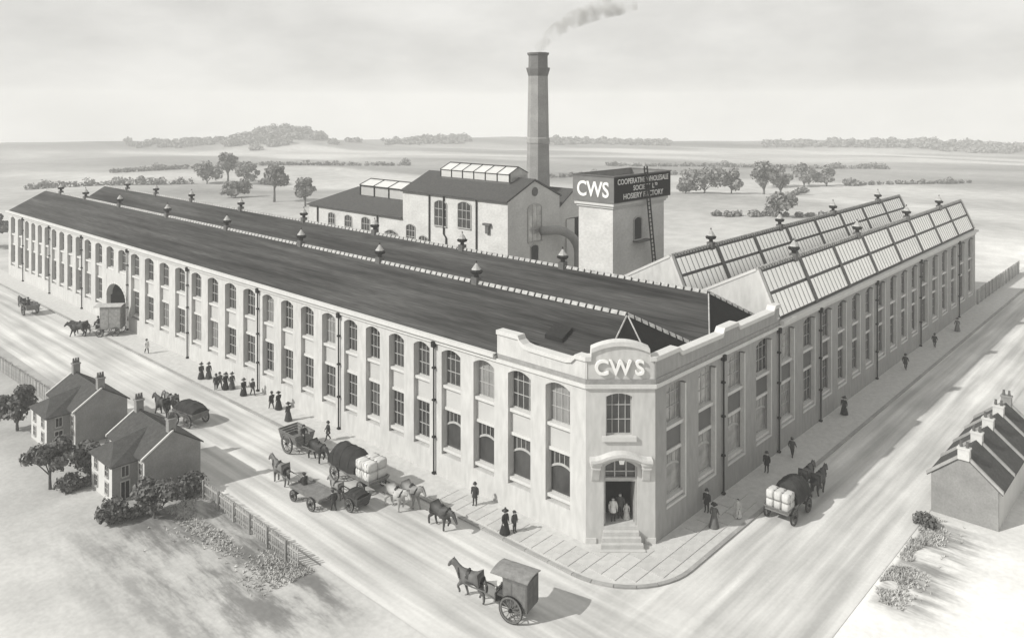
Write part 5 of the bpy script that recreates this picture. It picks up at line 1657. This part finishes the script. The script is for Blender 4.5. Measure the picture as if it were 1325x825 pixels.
horse('single dark lead horse stepping ahead of the white wheel horses', -5.3, 12.3, WH, 'low', .055)
# 4 tip cart behind it
cart('tip_cart', 'tall-wheeled tip cart following the bale wagon', 'cart', -5.15, 31.0, WH, 2.5, 1.5, 1.0, [(-.1, .85)], .85, .22, .13, shaft=2.2, nb=4)
horse('dark horse between the shafts of the tall-wheeled tip cart', -5.2, 27.7, WH, 'low', .03)
person('driver in dark jacket reaching forward from the front of the tip cart', -5.35, 29.75, WH, 'reach', 'jacket', 'cap', .03, .98)
# 5 flat dray
DH = R(92)
cart('flat_dray', 'empty flat-bedded pale dray heading up the long street', 'dray', -9.2, 22.3, DH, 3.6, 1.7, .82, [(-1.1, .5), (1.15, .42)], .14, .02, .15, shaft=2.2, nb=1)
horse('grey-brown horse drawing the empty flat dray', -9.35, 26.6, DH, 'stand', .13)
person('driver in dark clothes sitting at the front of the flat dray', -9.1, 23.6, DH, 'sit', 'jacket', 'cap', .03, .02)
person('boy in dark clothes leaning on the tail of the flat dray', -9.0, 19.95, UP, 'reach', 'jacket', 'cap', .03, 0, .9)
# 6 pony cart
cart('tub_cart', 'small two-wheeled tub cart with dark load beside the flat dray', 'cart', -7.6, 19.0, DH, 1.5, 1.15, .62, [(0, .5)], .45, .10, .05, shaft=1.8, shaft_z=.8, nb=2)
tarp_load('low dark sheet over the load of the small tub cart', -7.6, 19.0, DH, 1.4, 1.2, 1.0, .4, 6)
horse('small grey donkey drawing the tub cart', -7.7, 21.4, DH, 'stand', .20, .72, cat='donkey', name='donkey')
# 7 loaded cart near the cottages
H7 = R(98)
cart('loaded_cart', 'four-wheeled cart with dark heaped load near the cottages', 'cart', -8.6, 43.6, H7, 3.0, 1.6, .85, [(-.9, .6), (.95, .5)], .45, .12, .12, shaft=2.3, double=True, nb=2)
tarp_load('dark heaped sheet on the cart near the cottages', -8.6, 43.6, H7, 3.0, 1.8, 1.25, .75, 8)
dx, dy = math.cos(H7), math.sin(H7)
for s_, lb_, tn, kd in ((1, 'dark horse on the cottage side of the pair drawing the heaped cart', .05, 'walk'), (-1, 'mid-grey horse on the factory side of the pair drawing the heaped cart', .14, 'step')):
    horse(lb_, -8.6 + 3.9 * dx - s_ * .48 * dy, 43.6 + 3.9 * dy + s_ * .48 * dx, H7, kd, tn)
person('carter in dark coat walking beside the pair by the cottages', -8.3, 47.4, H7, 'walk', 'coat', 'bowler', .03)
# 8 far cart
cart('farm_cart', 'two-wheeled cart at the far end of the long street', 'cart', -6.1, 98.4, UP, 2.6, 1.5, .95, [(0, .78)], .55, .15, .12, shaft=2.2, nb=3)
horse('dark horse drawing the cart at the far end of the long street', -6.15, 102.0, UP, 'step', .06)
person('driver perched on the cart at the far end of the long street', -6.1, 99.2, UP, 'sit', 'coat', 'bowler', .03, .55)
# 9 bale wagon on the side street
SX, SY, SH = 13.3, -4.95, 0.0
cart('bale_wagon', 'four-wheeled wagon with bales and black sheet on the side street', 'wagon', SX, SY, SH, 4.0, 1.7, .95, [(-1.25, .58), (1.3, .5)], .20, .05, .15, shaft=2.4, double=True, nb=1)
tarp_load('black rounded tarpaulin on the side-street wagon', SX + .75, SY, SH, 2.4, 1.95, 1.15, 1.35, 11)
for j in range(3):
    for k in range(2):
        lb_ = 'pale bale, %s tier, %s of three, at the side-street wagon tail' % (('lower', 'upper')[k], ('road-side', 'middle', 'pavement-side')[j])
        bale(lb_, (SX, SY), SH, -1.35, -.58 + .58 * j, .97 + k * .62, 1.1, .56, .62, j + k, 'bales on the side-street wagon')
horse('dark horse on the road side of the pair drawing the side-street wagon', SX + 4.5, SY - .5, SH, 'walk', .05)
horse('dark horse on the pavement side of the pair drawing the side-street wagon', SX + 4.6, SY + .5, SH, 'step', .09)
person('driver in black at the front of the side-street wagon', SX + 2.05, SY, SH, 'sit', 'coat', 'bowler', .02, .60)

# ------------------------------------------------------------------ smoke and haze
def volume_mat(name, dens, colr, noise_scale=None, aniso=0.0):
    m = bpy.data.materials.new(name); m.use_nodes = True; M[name] = m
    t = m.node_tree
    for n_ in list(t.nodes):
        if n_.type != 'OUTPUT_MATERIAL': t.nodes.remove(n_)
    v_ = t.nodes.new('ShaderNodeVolumePrincipled')
    v_.inputs['Color'].default_value = colr
    v_.inputs['Density'].default_value = dens
    v_.inputs['Anisotropy'].default_value = aniso
    t.links.new(v_.outputs[0], t.nodes['Material Output'].inputs['Volume'])
    if noise_scale:
        c_ = t.nodes.new('ShaderNodeTexCoord'); nz_ = t.nodes.new('ShaderNodeTexNoise'); nz_.inputs['Scale'].default_value = noise_scale; nz_.inputs['Detail'].default_value = 3
        t.links.new(c_.outputs['Object'], nz_.inputs['Vector'])
        r_ = t.nodes.new('ShaderNodeMapRange'); r_.inputs[1].default_value = .42; r_.inputs[2].default_value = .68; r_.inputs[3].default_value = 0; r_.inputs[4].default_value = dens
        t.links.new(nz_.outputs['Fac'], r_.inputs[0]); t.links.new(r_.outputs[0], v_.inputs['Density'])
    return m
volume_mat('smoke_vol', .9, (.62, .615, .60, 1), .55)
bm = bmesh.new()
rr = random.Random(4)
path = [(0, 0, .6), (1.0, 0, 2.2), (2.6, .1, 3.6), (4.6, -.1, 4.9), (6.8, .1, 6.0), (9.2, 0, 6.9), (11.8, .1, 7.6), (14.6, 0, 8.2)]
rr_ = [.8, .95, 1.15, 1.35, 1.5, 1.6, 1.65, 1.5]
q = MB(); q.tube([( p[0], p[1], p[2]) for p in path], rr_, 14)
for i, v_ in enumerate(q.v):
    k_ = 1 + .25 * mnoise.noise(Vector(v_) * .8)
    p = Vector(path[i // 14]); q.v[i] = tuple(p + (Vector(v_) - p) * k_)
smo = q.build('smoke', 'smoke_vol', None, True, loc=(47.0, 48.2, 37.3), rz=math.atan2(-.736, .676))
tag(smo, 'thin grey smoke drifting from the chimney top', 'smoke', kind='stuff')

HAZE = 0.00065
volume_mat('haze_vol', HAZE, (.97, .97, .96, 1))
q = MB(); q.box(-1330, 1370, -1310, 1390, -66, 52)
hz = q.build('haze', 'haze_vol')
tag(hz, 'pale even haze over the whole place', 'haze', kind='stuff')
